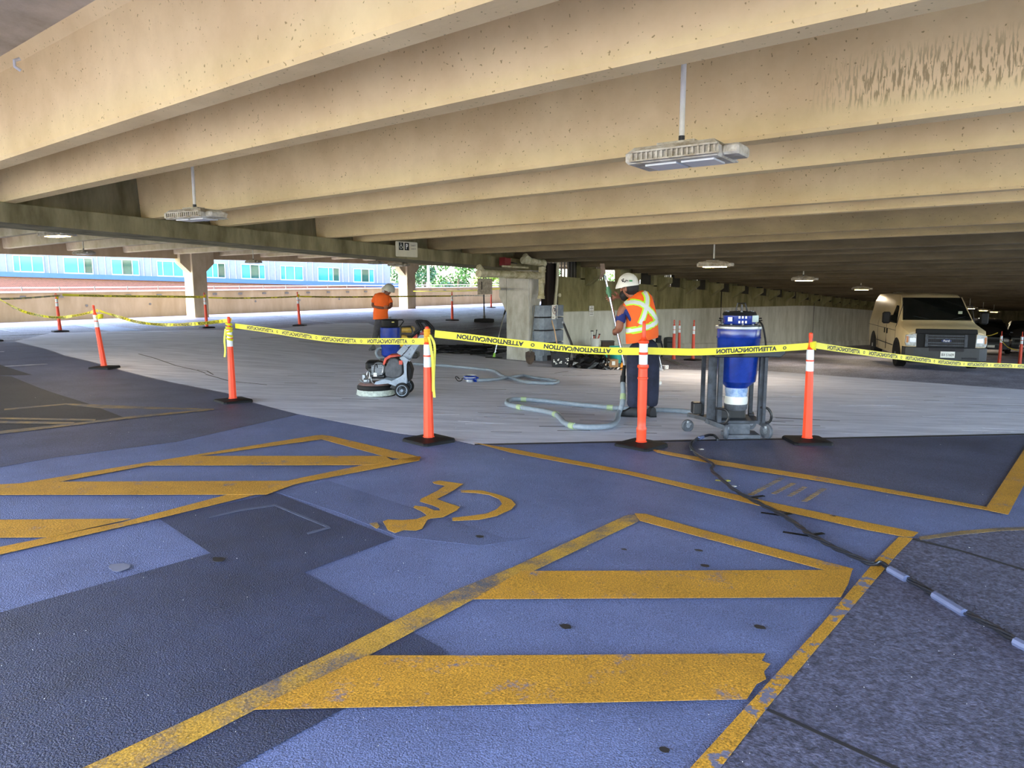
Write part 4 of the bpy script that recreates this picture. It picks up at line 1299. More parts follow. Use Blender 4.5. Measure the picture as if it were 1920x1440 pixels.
# ------------------------------------------------------------ people
m_skin = mat('skin', (150, 96, 72), .55, var=.05)
m_navy = mat('navy_cotton', (28, 46, 118), .8, var=.1)
m_trs = mat('navy_work_trousers', (34, 40, 64), .85, rgb2=(18, 22, 42), scale=9, bump=.6, bscale=14)
m_hvo = mat('hi_vis_orange', (255, 104, 26), .7, var=.05)
m_hvg = mat('hi_vis_lime', (186, 240, 40), .6, var=0)
m_hvw = mat('retroreflective_silver', (214, 216, 214), .3, var=.05)
m_hair = mat('dark_hair', (26, 20, 18), .7, var=.2, scale=40)
m_boot = mat('black_boot', (30, 30, 34), .6, var=.2)
m_hat = mat('white_hard_hat', (226, 224, 212), .35, var=.02)

def hand(parent, wrist, tip, side, curl=.5, sz=1.0):
    """palm with five separate fingers; tip: direction of the fingers, side: direction of the thumb"""
    w_, d, s_ = Vector(wrist), Vector(tip).normalized(), Vector(side).normalized()
    n = d.cross(s_).normalized()
    J = {'w': (*w_, .019*sz), 'p': (*(w_+d*.045*sz), (.030*sz, .014*sz)), 'q': (*(w_+d*.075*sz), (.030*sz, .013*sz))}
    E = [('w', 'p'), ('p', 'q')]
    for i, (off, ln) in enumerate(((.030, .070), (.010, .080), (-.010, .074), (-.029, .058))):
        b = w_+d*.085*sz+s_*off*sz
        a = curl*.6
        c1 = b+(d*math.cos(a)+n*math.sin(a))*ln*.45*sz
        a = curl*1.5
        c2 = c1+(d*math.cos(a)+n*math.sin(a))*ln*.35*sz
        a = curl*2.2
        c3 = c2+(d*math.cos(a)+n*math.sin(a))*ln*.28*sz
        k = 'f%d' % i
        J[k+'a'] = (*b, .0095*sz); J[k+'b'] = (*c1, .009*sz); J[k+'c'] = (*c2, .0082*sz); J[k+'d'] = (*c3, .0068*sz)
        E += [('q', k+'a'), (k+'a', k+'b'), (k+'b', k+'c'), (k+'c', k+'d')]
    b = w_+d*.03*sz+s_*.030*sz
    c1 = b+(s_*.7+d*.6+n*.3*curl)*.034*sz
    c2 = c1+(s_*.3+d*.8+n*.6*curl)*.030*sz
    J['ta'] = (*b, .013*sz); J['tb'] = (*c1, .011*sz); J['tc'] = (*c2, .009*sz)
    E += [('p', 'ta'), ('ta', 'tb'), ('tb', 'tc')]
    return skin('hand', J, E, m_skin, parent, 1)

def hardhat(parent, c, face, sz=1.0, tiltv=(0, 0, 1), m=None):
    """dome with a short peak towards face"""
    f = Vector(face).normalized(); u = Vector(tiltv).normalized()
    f = (f-u*f.dot(u)).normalized(); r = f.cross(u)
    c = Vector(c)
    rs = []
    n = 28
    for zz, k in ((-.012, 1.0), (0, 1.01), (.025, .98), (.07, .93), (.108, .80), (.136, .60), (.152, .35), (.158, .06)):
        ring = []
        for i in range(n):
            a = 2*PI*i/n
            peak = .035*max(0, math.cos(a))**2 if zz < .01 else (.02*max(0, math.cos(a))**2 if zz < .03 else 0)
            ring.append(c+(f*(math.cos(a)*(.142*k+peak)+.0)+r*math.sin(a)*.118*k+u*(zz-(.018*max(0, math.cos(a)) if zz < .01 else 0)))*sz)
        rs.append(ring)
    o = MB().rings(rs).build('hard_hat', m or m_hat, parent, smooth=True)
    rb = MB()
    rb.tube([c+(f*math.cos(a)*.132+u*(.02+math.sin(a)*.139))*sz for a in [PI*.08+PI*.84*i/10 for i in range(11)]], .007*sz, 6)
    rb.build('crown_ridge', m or m_hat, o, smooth=True)
    return o

class Torso:
    """stack of elliptical rings given by left and right outline points"""
    def __init__(s, G, levels, depth, n=28):
        s.L = [(LC(G, *l), LC(G, *r), yo, k) for l, r, yo, k in levels]
        s.n = n
    def ring(s, t):
        i = min(int(t), len(s.L)-2); f = t-i
        def mix(a, b): return a+(b-a)*f
        l, r = mix(s.L[i][0], s.L[i+1][0]), mix(s.L[i][1], s.L[i+1][1])
        yo, k = mix(s.L[i][2], s.L[i+1][2]), mix(s.L[i][3], s.L[i+1][3])
        return (l+r)/2+Vector((0, yo, 0)), (r-l)/2, k
    def pt(s, t, a, off=0):
        c, h, ry = s.ring(t)
        e = Vector((0, 1, 0))
        hl = h.length
        return c+h*(1+off/hl)*math.cos(a)+e*(ry+off)*math.sin(a)
    def mesh(s, sub=3, off=0):
        rs = []
        m = (len(s.L)-1)*sub
        for j in range(m+1):
            rs.append([s.pt(j/sub, 2*PI*i/s.n, off) for i in range(s.n)])
        return MB().rings(rs)
    def find(s, x, z):
        """point on the near side of the surface with this x and z"""
        best = None
        m = len(s.L)-1
        for j in range(m*12+1):
            t = j/12
            c, h, ry = s.ring(t)
            u = (x-c.x)/h.x
            if abs(u) > 1: u = max(-1, min(1, u))
            zz = c.z+h.z*u
            dd = abs(zz-z)
            if best is None or dd < best[0]:
                best = (dd, t, -math.acos(u))
        return best[1], best[2]
    def strap(s, G, path, w_, off, name, m, parent, k=5):
        P = [LC(G, *p) for p in path]
        P = smoothpts(P, k)
        rs = []
        for i, p in enumerate(P):
            t = (P[min(i+1, len(P)-1)]-P[max(i-1, 0)]); t.y = 0; t.normalize()
            nrm = Vector((-t.z, 0, t.x))
            row = []
            for q in (1, .33, -.33, -1):
                pp = p+nrm*q*w_/2
                tt, a = s.find(pp.x, pp.z)
                row.append(s.pt(tt, a, off))
            back = [v+Vector((0, .012, 0)) for v in row[::-1]]
            rs.append(row+back)
        return MB().rings(rs).build(name, m, parent, smooth=False)

# ---- worker in the hi-vis vest
def c5(x, y, dy=0): return (1080+x/4.235, 480+y/4.235, dy)
G = at(1209, 783)
W1 = thing('person', G, RZ, 'worker in orange hi-vis vest and white hard hat, seen from behind, holding a long wand', 'person')
P5 = lambda x, y, dy=0: LC(G, *c5(x, y, dy))
hip = P5(530, 690, .02)
sh = P5(372, 408, -.02); shr = P5(592, 330, .02)
nk = P5(455, 310, 0.0)
hd = P5(418, 262, .02)
elb = P5(345, 575, -.07); wl_ = P5(322, 602, .13)
elr = P5(470, 400, .36); wr_ = P5(352, 326, .27)
J = {'pelvis': (*hip, .11), 'waist': (*P5(525, 590), (.13, .10)), 'chest': (*P5(495, 430), (.15, .11)), 'neckb': (*P5(465, 335), .065), 'neck': (*nk, .056),
     'jaw': (*P5(408, 300, .02), .062), 'head': (*hd, .088), 'crown': (*P5(418, 220, .02), .080),
     'shl': (*sh, .065), 'arml': (*P5(352, 490, -.04), .055), 'ell': (*elb, .05), 'fl': (*P5(330, 592, .05), .043), 'wrl': (*wl_, .030),
     'shr': (*shr, .065), 'armr': (*P5(560, 370, .2), .05), 'elr': (*elr, .045), 'fr': (*P5(400, 350, .32), .04), 'wrr': (*wr_, .028)}
E = [('pelvis', 'waist'), ('waist', 'chest'), ('chest', 'neckb'), ('neckb', 'neck'), ('neck', 'jaw'), ('jaw', 'head'), ('head', 'crown'), ('chest', 'shl'), ('shl', 'arml'), ('arml', 'ell'), ('ell', 'fl'), ('fl', 'wrl'),
     ('chest', 'shr'), ('shr', 'armr'), ('armr', 'elr'), ('elr', 'fr'), ('fr', 'wrr')]
skin('body', J, E, m_skin, W1)
hand(W1, P5(326, 600, .10), (P5(300, 604, .20)-P5(326, 600, .10)), (0, 0, 1), 1.0, 1.15)
hand(W1, wr_, P5(300, 330, .25)-wr_, (0, .1, 1), .25, 1.15)
# facial features (the head is turned to the left and away)
fdir = Vector((-.86, .5, -.08)).normalized()
fr_ = Vector((.5, .86, 0))
hc = hd
MB().ball(hc+fdir*.095+Vector((0, 0, -.005)), (.016, .016, .028), 8, 6).build('nose', m_skin, W1, smooth=True)
for q in (-1, 1):
    MB().ball(hc+fdir*.082+fr_*.032*q+Vector((0, 0, .025)), .012, 8, 6).build('eye', mat('eye', (236, 232, 226), .3, var=0), W1, smooth=True)
MB().ball(hc-fr_*.088+Vector((0, 0, -.0)), (.022, .014, .032), 8, 6).build('ear', m_skin, W1, smooth=True)
MB().ball(hc-fdir*.03+Vector((.0, 0, .012)), (.098, .098, .10), 14, 10).ball(P5(450, 285, .0), (.075, .07, .055), 12, 8).build('hair', m_hair, W1, smooth=True)
MB().ball(hc+fdir*.055+Vector((0, 0, -.07)), (.062, .062, .062), 12, 8).ball(P5(385, 330, .05), (.05, .05, .045), 10, 8).build('beard', m_hair, W1, smooth=True)
hat = hardhat(W1, P5(415, 232, .02), (-.92, .35, -.1), .92, Vector((-.12, 0, 1)))
MB().tube([P5(372, 205, -.105), P5(362, 190, -.09), P5(378, 180, -.10), P5(372, 198, -.11), P5(388, 208, -.115), P5(398, 192, -.115), P5(412, 196, -.12)], .006, 6).build('emblem', m_ink, hat)
MB().box(P5(436, 197, -.112), (.036, .008, .018), rot=.1).build('sticker', mat('green_sticker', (40, 140, 70), .5, var=0), hat)
# trousers
J = {'pelvis': (*P5(528, 680, .02), (.165, .125)), 'waist': (*P5(528, 640, .02), (.16, .12)),
     'hl': (*P5(470, 740, .0), .125), 'kl': (*P5(460, 950, -.02), .096), 'cl': (*P5(462, 1090, .0), .092), 'al': (*P5(452, 1210, .0), .084),
     'hr': (*P5(590, 740, .04), .125), 'kr': (*P5(606, 950, .03), .094), 'cr': (*P5(606, 1090, .05), .088), 'ar': (*P5(600, 1200, .06), .08)}
E = [('pelvis', 'waist'), ('pelvis', 'hl'), ('hl', 'kl'), ('kl', 'cl'), ('cl', 'al'), ('pelvis', 'hr'), ('hr', 'kr'), ('kr', 'cr'), ('cr', 'ar')]
skin('trousers', J, E, m_trs, W1)
def boot(parent, heel, toe, m=m_boot):
    h, tt = Vector(heel), Vector(toe)
    d = (tt-h); d.z = 0; ln = d.length; d.normalize(); s_ = d.cross(Vector((0, 0, 1)))
    rs = []
    for f, w_, hh in ((-.02, .03, .05), (.0, .042, .13), (.25, .045, .15), (.4, .045, .12), (.6, .050, .085), (.85, .048, .065), (1.0, .02, .035)):
        c = h+d*ln*f
        rs.append([c+s_*w_*x+Vector((0, 0, z*hh)) for x, z in ((-1, 0), (1, 0), (1.05, .35), (.75, .8), (0, 1), (-.75, .8), (-1.05, .35))])
    o = MB().rings(rs).build('boot', m, parent, smooth=True)
    MB().prism([((h+d*ln*f+s_*w_*q).x, (h+d*ln*f+s_*w_*q).y) for f, w_, q in ((-.04, .04, 1), (.5, .055, 1), (.9, .052, 1), (1.03, .01, 1), (.9, .052, -1), (.5, .055, -1), (-.04, .04, -1))], 'z', h.z-.0, h.z+.02).build('sole', m_black, o)
    return o
gl = P5(455, 1278, .0); gl.z = .01
boot(W1, gl+Vector((.05, .0, 0)), gl+Vector((-.19, .08, 0)))
gr = P5(600, 1278, .06); gr.z = .005
boot(W1, gr+Vector((.01, -.06, 0)), gr+Vector((-.03, .22, 0)))
# blue t-shirt
J = {'chest': (*P5(495, 440), (.165, .125)), 'neckb': (*P5(470, 350), .085), 'shl': (*P5(372, 425, -.01), .068), 'slv': (*P5(356, 485, -.03), .07), 'end': (*P5(350, 548, -.05), .072),
     'shr': (*P5(585, 350, .03), .08), 'slr': (*P5(555, 375, .2), .07), 'waist': (*P5(525, 600), (.15, .12)), 'hem': (*P5(528, 655, .02), (.155, .125))}
skin('t_shirt', J, [('chest', 'neckb'), ('chest', 'shl'), ('shl', 'slv'), ('slv', 'end'), ('chest', 'shr'), ('shr', 'slr'), ('chest', 'waist'), ('waist', 'hem')], m_navy, W1, label='royal blue t-shirt')
# vest
TV = Torso(G, [(c5(397, 697), c5(656, 640), .0, .165), (c5(393, 600), c5(650, 545), .0, .165), (c5(400, 500), c5(634, 440), 0, .165), (c5(372, 415), c5(618, 370), 0, .16), (c5(352, 395), c5(600, 318), 0, .14), (c5(408, 345), c5(570, 282), 0, .105), (c5(455, 300), c5(520, 272), 0, .06)], 0)
TV.mesh().build('vest', m_hvo, W1, smooth=True)
vest = W1
for nm, path, wg, ww in (('strap', [c5(385, 372), c5(440, 362), c5(500, 378), c5(548, 412), c5(592, 458), c5(632, 510)], .076, .044), ('strap', [c5(530, 282), c5(548, 330), c5(540, 390), c5(522, 460), c5(494, 535)], .076, .044), ('waist_band', [c5(396, 588), c5(450, 584), c5(520, 567), c5(590, 540), c5(640, 512)], .080, .048)):
    g_ = TV.strap(G, path, wg, .006, nm, m_hvg, W1)
    TV.strap(G, path, ww, .012, 'reflective_tape', m_hvw, g_)
# pouch strap at the hip
MB().tube([P5(650, 640, -.02), P5(675, 680, -.02), P5(690, 740, 0), P5(680, 800, .02)], .012, 6).box(P5(655, 660, -.02), (.05, .1, .09)).build('tool_strap', m_black, W1)
# wand
Wd = thing('vacuum_wand', G+RT*0, RZ, 'long chrome vacuum wand with a green collar held up to the beams', 'vacuum wand')
a = LC(G, *c5(385, 868, .17)); b = LC(G, *c5(240, 190, .24))
MB().tube([a, b], .0165, 10).build('tube', m_chrome, Wd, smooth=True)
MB().tube([a.lerp(b, .84), a.lerp(b, .885)], .036, 12).tube([a.lerp(b, .80), a.lerp(b, .92)], .024, 12).build('collar', mat('green_plastic', (84, 140, 100), .5), Wd, label='green clamp collar')
MB().tube([b, LC(G, *c5(225, 150, .24))], .012, 8).build('neck', m_steel, Wd)
MB().rings([[LC(G, *c5(x, y, .24+dy)) for x, y, dy in r] for r in (((190, 60, -.04), (226, 60, -.04), (226, 60, .04), (190, 60, .04)), ((196, 130, -.05), (236, 130, -.05), (236, 130, .05), (196, 130, .05)), ((180, 200, -.03), (196, 185, -.03), (196, 185, .03), (180, 200, .03)))]).build('scraper_head', mat('rusty_plate', (120, 100, 84), .8, rgb2=(84, 70, 58), scale=20), Wd)
MB().tube([a, LC(G, *c5(375, 960, .16))], [.02, .028], 10).tube([LC(G, *c5(375, 950, .16)), LC(G, *c5(372, 1010, .15))], .036, 12).build('hose_cuff', m_black, Wd)

# ---- worker in the orange t-shirt
def c7(x, y, dy=0): return (670+x/8.47, 520+y/8.47, dy)
G = at(703, 656)
dd = ray(703, 655)
W2 = thing('person', G, RZ, 'worker in orange t-shirt and grey hard hat looking down at a phone', 'person')
P7 = lambda x, y, dy=0: LC(G, *c7(x, y, dy))
J = {'pelvis': (*P7(350, 680), .10), 'waist': (*P7(360, 580), (.13, .10)), 'chest': (*P7(385, 370), (.16, .12)), 'neckb': (*P7(430, 275), .06), 'neck': (*P7(455, 250, -.03), .055), 'jaw': (*P7(490, 262, -.08), .058), 'head': (*P7(490, 215, -.05), .088),
     'crown': (*P7(490, 175, -.04), .08),
     'shl': (*P7(290, 290, 0), .065), 'al': (*P7(262, 370, 0), .052), 'ell': (*P7(243, 455, -.02), .045), 'fl': (*P7(330, 478, -.14), .038), 'wl': (*P7(430, 490, -.24), .028),
     'shr': (*P7(500, 300, .05), .06), 'ar': (*P7(530, 380, 0), .048), 'elr': (*P7(540, 450, -.06), .042), 'fr': (*P7(520, 480, -.16), .035), 'wr': (*P7(490, 498, -.24), .026)}
E = [('pelvis', 'waist'), ('waist', 'chest'), ('chest', 'neckb'), ('neckb', 'neck'), ('neck', 'jaw'), ('jaw', 'head'), ('head', 'crown'), ('chest', 'shl'), ('shl', 'al'), ('al', 'ell'), ('ell', 'fl'), ('fl', 'wl'),
     ('chest', 'shr'), ('shr', 'ar'), ('ar', 'elr'), ('elr', 'fr'), ('fr', 'wr')]
skin('body', J, E, mat('darker_skin', (112, 70, 54), .55, var=.05), W2)
hand(W2, P7(435, 490, -.24), (1, -.2, .05), (0, .1, 1), .7)
hand(W2, P7(490, 500, -.25), (-.3, -.6, .2), (.5, 0, 1), .8)
MB().box(P7(500, 478, -.33), (.03, .15, .01), rot=.3, bev=.003).build('phone', m_black, W2)
hc = P7(492, 222, -.06)
fd = Vector((.5, -.75, -.5)).normalized()
MB().ball(hc+fd*.09, (.015, .015, .026), 8, 6).build('nose', m_skin, W2, smooth=True)
for q in (-1, 1): MB().ball(hc+fd*.078+Vector((.75, .5, 0))*.03*q+Vector((0, 0, .03)), .011, 8, 6).build('eye', MATS['eye'], W2, smooth=True)
for q in (-1, 1): MB().ball(hc+Vector((.8, .5, 0))*.085*q, (.014, .02, .03), 8, 6).build('ear', m_skin, W2, smooth=True)
MB().ball(hc+Vector((-.02, .03, .02)), (.093, .093, .085), 12, 8).build('hair', m_hair, W2, smooth=True)
hardhat(W2, P7(500, 205, -.03), (-.95, .1, .1), 1.08, Vector((.35, -.1, 1)), mat('grey_hard_hat', (186, 186, 172), .4, var=.03))
TS = Torso(G, [(c7(250, 668), c7(492, 655), 0, .15), (c7(252, 560), c7(484, 550), 0, .15), (c7(262, 440), c7(510, 440), 0, .155), (c7(268, 330), c7(528, 350), 0, .15), (c7(290, 262), c7(515, 290), 0, .12), (c7(345, 242), c7(480, 270), 0, .085), (c7(395, 240), c7(460, 268), -.02, .06)], 0)
m_ot = mat('orange_cotton', (246, 104, 24), .8, var=.06)
TS.mesh().build('t_shirt', m_ot, W2, smooth=True)
skin('sleeves', {'c': (*P7(385, 340), .12), 'a': (*P7(298, 300, 0), .085), 'b': (*P7(266, 370, 0), .082), 'e': (*P7(258, 415, 0), .075), 'r': (*P7(492, 315, .03), .08), 's': (*P7(522, 380, 0), .075), 't': (*P7(532, 425, -.02), .07)}, [('c', 'a'), ('a', 'b'), ('b', 'e'), ('c', 'r'), ('r', 's'), ('s', 't')], m_ot, W2)
m_tr2 = mat('grey_dusty_trousers', (72, 70, 76), .85, rgb2=(50, 49, 54), scale=10)
skin('trousers', {'p': (*P7(352, 690), (.145, .11)), 'w': (*P7(358, 650), (.14, .11)), 'hl': (*P7(325, 740, 0), .105), 'kl': (*P7(302, 890, -.03), .082), 'al': (*P7(252, 1040, .02), .068),
     'hr': (*P7(385, 740, .05), .105), 'kr': (*P7(390, 890, .06), .082), 'ar': (*P7(385, 1060, .1), .068)}, [('p', 'w'), ('p', 'hl'), ('hl', 'kl'), ('kl', 'al'), ('p', 'hr'), ('hr', 'kr'), ('kr', 'ar')], m_tr2, W2)
g1 = P7(245, 1130, 0); g1.z = .0
m_gb = mat('grey_boot', (120, 122, 128), .7)
boot(W2, g1+Vector((.02, .08, .0)), g1+Vector((-.03, -.2, 0)), m_gb)
g2 = P7(385, 1130, .1); g2.z = .0
boot(W2, g2+Vector((0, .05, 0)), g2+Vector((.05, -.22, 0)), m_gb)

# ------------------------------------------------------------ blue vacuum on the wheeled frame
m_blue = mat('glossy_blue_paint', (18, 54, 152), .2, rgb2=(12, 40, 120), scale=6)
m_dusty = mat('dusty_black_metal', (66, 72, 82), .55, rgb2=(34, 37, 44), scale=9)
m_wh = mat('dusty_rubber', (96, 100, 108), .7, rgb2=(62, 66, 72), scale=12)
G = at(1377, 815)
V1 = thing('dust_extractor', G, RZ, 'large blue drum vacuum on a wheeled black frame beside the worker', 'vacuum')
k = dep(G)/F_PX/4.5*1.005
X = lambda c: (c-622)*k
Z = lambda c: (1237-c)*k
MB().lathe([(X(715)-.0, Z(826)), (X(722), Z(815)), (X(775), Z(770)), (X(782), Z(700)), (X(790), Z(560)), (X(797), Z(415)), (X(802), Z(405)), (X(797), Z(395)), (X(800), Z(330))], 40).build('drum', m_blue, V1, smooth=True)
MB().lathe([(X(800), Z(332)), (X(812), Z(330)), (X(814), Z(318)), (X(812), Z(308)), (X(798), Z(306))], 40).build('clamp_ring', m_steel, V1, smooth=True)
MB().lathe([(X(790), Z(308)), (X(788), Z(296)), (X(745), Z(290)), (X(745), Z(270))], 32).build('lid', m_blk, V1, smooth=True)
MB().lathe([(X(750), Z(290)), (X(754), Z(280)), (X(754), Z(215))], 32).build('motor_housing', m_blue, V1, smooth=True)
MB().lathe([(X(757), Z(220)), (X(760), Z(212)), (X(750), Z(190)), (X(660), Z(183)), (X(630), Z(182))], 32).build('motor_cap', m_black, V1, smooth=True)
for i in range(10):
    a = 2*PI*i/10+.2
    MB().ball((math.cos(a)*X(770), math.sin(a)*X(770), Z(292)), .013, 8, 6).build('bolt', m_steel, V1)
for i in range(6):
    a = 2*PI*i/6+.35
    MB().ball((math.cos(a)*X(735), math.sin(a)*X(735), Z(188)), .014, 8, 6).build('bolt', m_steel, V1)
MB().tube([(X(590), 0, Z(182)), (X(603), 0, Z(120)), (X(665), 0, Z(120)), (X(685), 0, Z(185))], .009, 6).tube([(X(637), 0, Z(185)), (X(637), 0, Z(130))], .012, 8).build('lift_hook', m_blk, V1)
for s_, xa in ((-1, 470), (1, 775)):
    MB().tube([(X(xa), -.03, Z(290)), (X(xa)+.0, -.03, Z(245)), (X(xa)+s_*.03, -.03, Z(245))], .011, 6).tube([(X(xa)+s_*.0, -.03, Z(262)), (X(xa)+s_*.04, -.03, Z(262))], .006, 6).build('side_clip', m_blk, V1)
MB().box((X(512), -.14, Z(248)), (.045, .01, .045), rot=-.5).build('sticker', m_sign, V1)
MB().box((X(722), -.13, Z(245)), (.09, .01, .07), rot=.55).build('sticker', mat('pale_sticker', (196, 216, 210), .5), V1)
for i in range(3):
    for j in range(2): MB().box((X(580)+i*.035, -.172, Z(232)-j*.05), (.018, .01, .026)).build('switch', m_sign, V1)
MB().tube(smoothpts([(X(745), -.16, Z(262)), (X(765), -.2, Z(300)), (X(790), -.2, Z(400)), (X(800), -.2, Z(480))], 5), .010, 6).build('cable', m_black, V1)
# dust bag under the cone
MB().lathe([(X(712), Z(822)), (X(716), Z(850)), (X(708), Z(890)), (X(712), Z(905))], 24).build('clear_bag', mat('cloudy_plastic', (176, 198, 226), .25, rgb2=(90, 130, 190), scale=12), V1, smooth=True)
MB().lathe([(X(714), Z(900)), (X(718), Z(935)), (X(714), Z(965))], 24).build('white_band', m_sign, V1, smooth=True)
MB().lathe([(X(718), Z(965)), (X(716), Z(1005)), (X(706), Z(1018))], 24).build('collar', m_wh, V1, smooth=True)
# frame
for xa, xb, yy in ((352, 425, -.12), (425, 462, -.17), (772, 800, -.14), (798, 824, -.18)):
    MB().box(((X(xa)+X(xb))/2, yy, (Z(1110)+Z(545))/2), (abs(X(xb)-X(xa)), .05 if xb-xa < 50 else .03, Z(545)-Z(1110))).build('frame_post', m_dusty, V1, bevel=.004)
for xa in (380, 800):
    MB().box((X(xa), .2, (Z(1110)+Z(545))/2), (.04, .04, Z(545)-Z(1110))).build('frame_post', m_dusty, V1)
MB().box((X(590), -.12, Z(540)), (X(815)-X(365), .34, .03), bev=.008).build('top_plate', m_blk, V1)
rs = []
MB().prism([(X(815), Z(548)), (X(900), Z(552)), (X(935), Z(520)), (X(930), Z(492)), (X(880), Z(482)), (X(740), Z(478)), (X(640), Z(505)), (X(560), Z(540)), (X(600), Z(552))], 'y', -.30, -.20).build('hose_rest', mat('worn_black_shelf', (48, 54, 60), .5), V1, bevel=.01)
MB().box((X(590), .03, Z(1105)), (X(815)-X(350), .40, .035)).build('lower_plate', m_dusty, V1)
MB().beam((X(460), -.15, Z(1105)), (X(255), .16, Z(1085)), .05, .04).build('outrigger', m_dusty, V1)
MB().beam((X(350), -.12, Z(1095)), (X(490), -.25, Z(1140)), .05, .05).build('outrigger', m_dusty, V1)
MB().beam((X(800), -.14, Z(1105)), (X(835), -.22, Z(1130)), .05, .05).build('outrigger', m_dusty, V1)
MB().beam((X(800), .14, Z(1095)), (X(835), .3, Z(1095)), .05, .05).build('outrigger', m_dusty, V1)
MB().tube(smoothpts([(X(415), -.17, Z(985)), (X(480), -.24, Z(990)), (X(503), -.27, Z(1040)), (X(480), -.25, Z(1100)), (X(420), -.17, Z(1118))], 5), .014, 8).build('foot_loop', m_blk, V1, smooth=True)
MB().tube(smoothpts([(X(790), -.16, Z(980)), (X(840), -.2, Z(985)), (X(868), -.22, Z(1040)), (X(855), -.2, Z(1100)), (X(790), -.16, Z(1112))], 5), .014, 8).build('foot_loop', m_blk, V1, smooth=True)
MB().rings([[Vector((x, y, z)) for x, y in ((X(505)*1, -.25), (X(770), -.27), (X(785), -.02), (X(640), .06), (X(500), -.02))] for z in (.005, .05)]).rings([[Vector((x, y, z)) for x, y in ((X(515), -.20), (X(700), -.2), (X(720), .0), (X(520), .0))] for z in (.05, .16)]).build('dust_tray', m_wh, V1)
MB().box((X(600), .1, Z(1060)), (.3, .2, .12), bev=.02).build('blower_box', m_blk, V1)
MB().box((X(300), .05, Z(1010)), (.1, .12, .13), bev=.01).build('hose_inlet', m_blk, V1)
def caster(parent, x, y, r, yaw=0):
    c = thing('caster', (x, y, 0), yaw, None, None) if False else bpy.data.objects.new('caster', MB().prism([(-.02, r+.035), (.03, r+.035), (.035, r+.02), (-.0, r-.01), (-.03, r+.02)], 'y', -.028, .028).lathe([(.03, r+.03), (.03, r+.06)], 12).build('tmp', m_steel).data)
    tmp = bpy.data.objects['tmp']; bpy.data.objects.remove(tmp)
    COL.objects.link(c); c.parent = parent; c.location = (x, y, 0); c.rotation_euler = (0, 0, yaw)
    w2 = MB().lathe([(r*.64, -.02), (r*.86, -.022), (r, -.012), (r, .012), (r*.86, .022), (r*.64, .02)], 20, axis=(0, 1, 0), c=(0, 0, r)).build('tyre', m_wh, c, smooth=True)
    MB().lathe([(r*.25, -.022), (r*.55, -.014), (r*.66, -.017), (r*.66, .017), (r*.55, .014), (r*.25, .022)], 16, axis=(0, 1, 0), c=(0, 0, r)).build('hub', m_steel, c, smooth=True)
    return c
caster(V1, X(250), .16, .07, .2)
caster(V1, X(492), -.25, .082, 1.15)
caster(V1, X(832), -.22, .082, -1.1)
caster(V1, X(835), .3, .07, .3)

# ------------------------------------------------------------ second blue vacuum, behind the grinder
G = at(733, 690)
V2 = thing('dust_extractor', G, RZ, 'smaller blue drum vacuum with black motor head behind the floor grinder', 'vacuum')
def c3(x, y, dy=0): return (640+x/6, 520+y/6, dy)
k = dep(G)/F_PX/6
X = lambda c: (c-558)*k
Z = lambda c: ((690-520)*6-c)*k
MB().lathe([(X(640), Z(890)), (X(660), Z(870)), (X(668), Z(700)), (X(670), Z(565)), (X(660), Z(556))], 28).build('drum', m_blue, V2, smooth=True)
MB().lathe([(X(645), Z(560)), (X(650), Z(545)), (X(652), Z(480)), (X(640), Z(470)), (X(570), Z(466))], 28).build('motor_head', m_black, V2, smooth=True)
MB().lathe([(X(665), Z(562)), (X(672), Z(556)), (X(665), Z(548))], 28).build('clamp_ring', m_blk, V2, smooth=True)
MB().lathe([(.02, Z(470)), (.03, Z(450)), (.015, Z(442))], 10).build('knob', m_steel, V2)
MB().box((X(608), -.17, Z(498)), (.05, .01, .02), rot=.3).build('sticker', mat('yellow_sticker', (236, 224, 120), .5), V2)
MB().tube([(X(640), 0, Z(478)), (X(700), 0, Z(476)), (X(712), 0, Z(495)), (X(670), 0, Z(550))], .012, 8).build('handle', m_blk, V2)
MB().box((X(560), 0, Z(915)), (.38, .36, .05)).build('chassis', m_blk, V2)
MB().box((X(640), .12, (Z(915)+Z(560))/2), (.04, .04, Z(560)-Z(915))).build('frame_post', m_blk, V2)
for sx_, sy_ in ((-.15, -.14), (.15, -.14), (-.15, .14), (.15, .14)): caster(V2, sx_, sy_, .045, .3*sx_)
MB().tube(smoothpts([LC(G, *c3(480, 905, -.1)), LC(G, *c3(420, 900, -.15)), LC(G, *c3(390, 850, -.15)), LC(G, *c3(410, 805, -.12)), LC(G, *c3(450, 790, -.1))], 5), .028, 10).build('hose', m_grey, V2, smooth=True)
# ------------------------------------------------------------ generator behind it
G = at(768, 672)
Gn = thing('generator', G, RZ, 'small yellow and black generator standing behind the blue vacuum', 'generator')
q = lambda x, y, dy=0: LC(G, *c3(x, y, dy))
m_ymach = mat('yellow_machine_paint', (206, 168, 60), .5, rgb2=(150, 124, 60), scale=9)
MB().tube([q(668, 700, 0), q(668, 560, 0), q(780, 552, 0), q(800, 600, 0), q(800, 760, 0)], .022, 8).tube([q(668, 700, .4), q(668, 575, .4), q(780, 570, .4), q(800, 620, .4), q(800, 750, .4)], .022, 8).build('frame', m_blk, Gn, smooth=True)
MB().box((q(722, 585, .2)), (.42, .36, .14), bev=.04).build('tank', m_ymach, Gn)
MB().lathe([(.05, -.12), (.14, -.1), (.16, 0), (.14, .12), (.06, .14)], 20, axis=(0, 1, 0), c=q(700, 715, .1)).build('engine', m_ymach, Gn, smooth=True)
MB().box(q(745, 715, .2), (.34, .3, .26), bev=.02).build('housing', m_blk, Gn)
MB().box(Vector((q(730, 780, .2).x, .2, .07)), (.6, .4, .14), bev=.02).build('skid', m_blk, Gn)

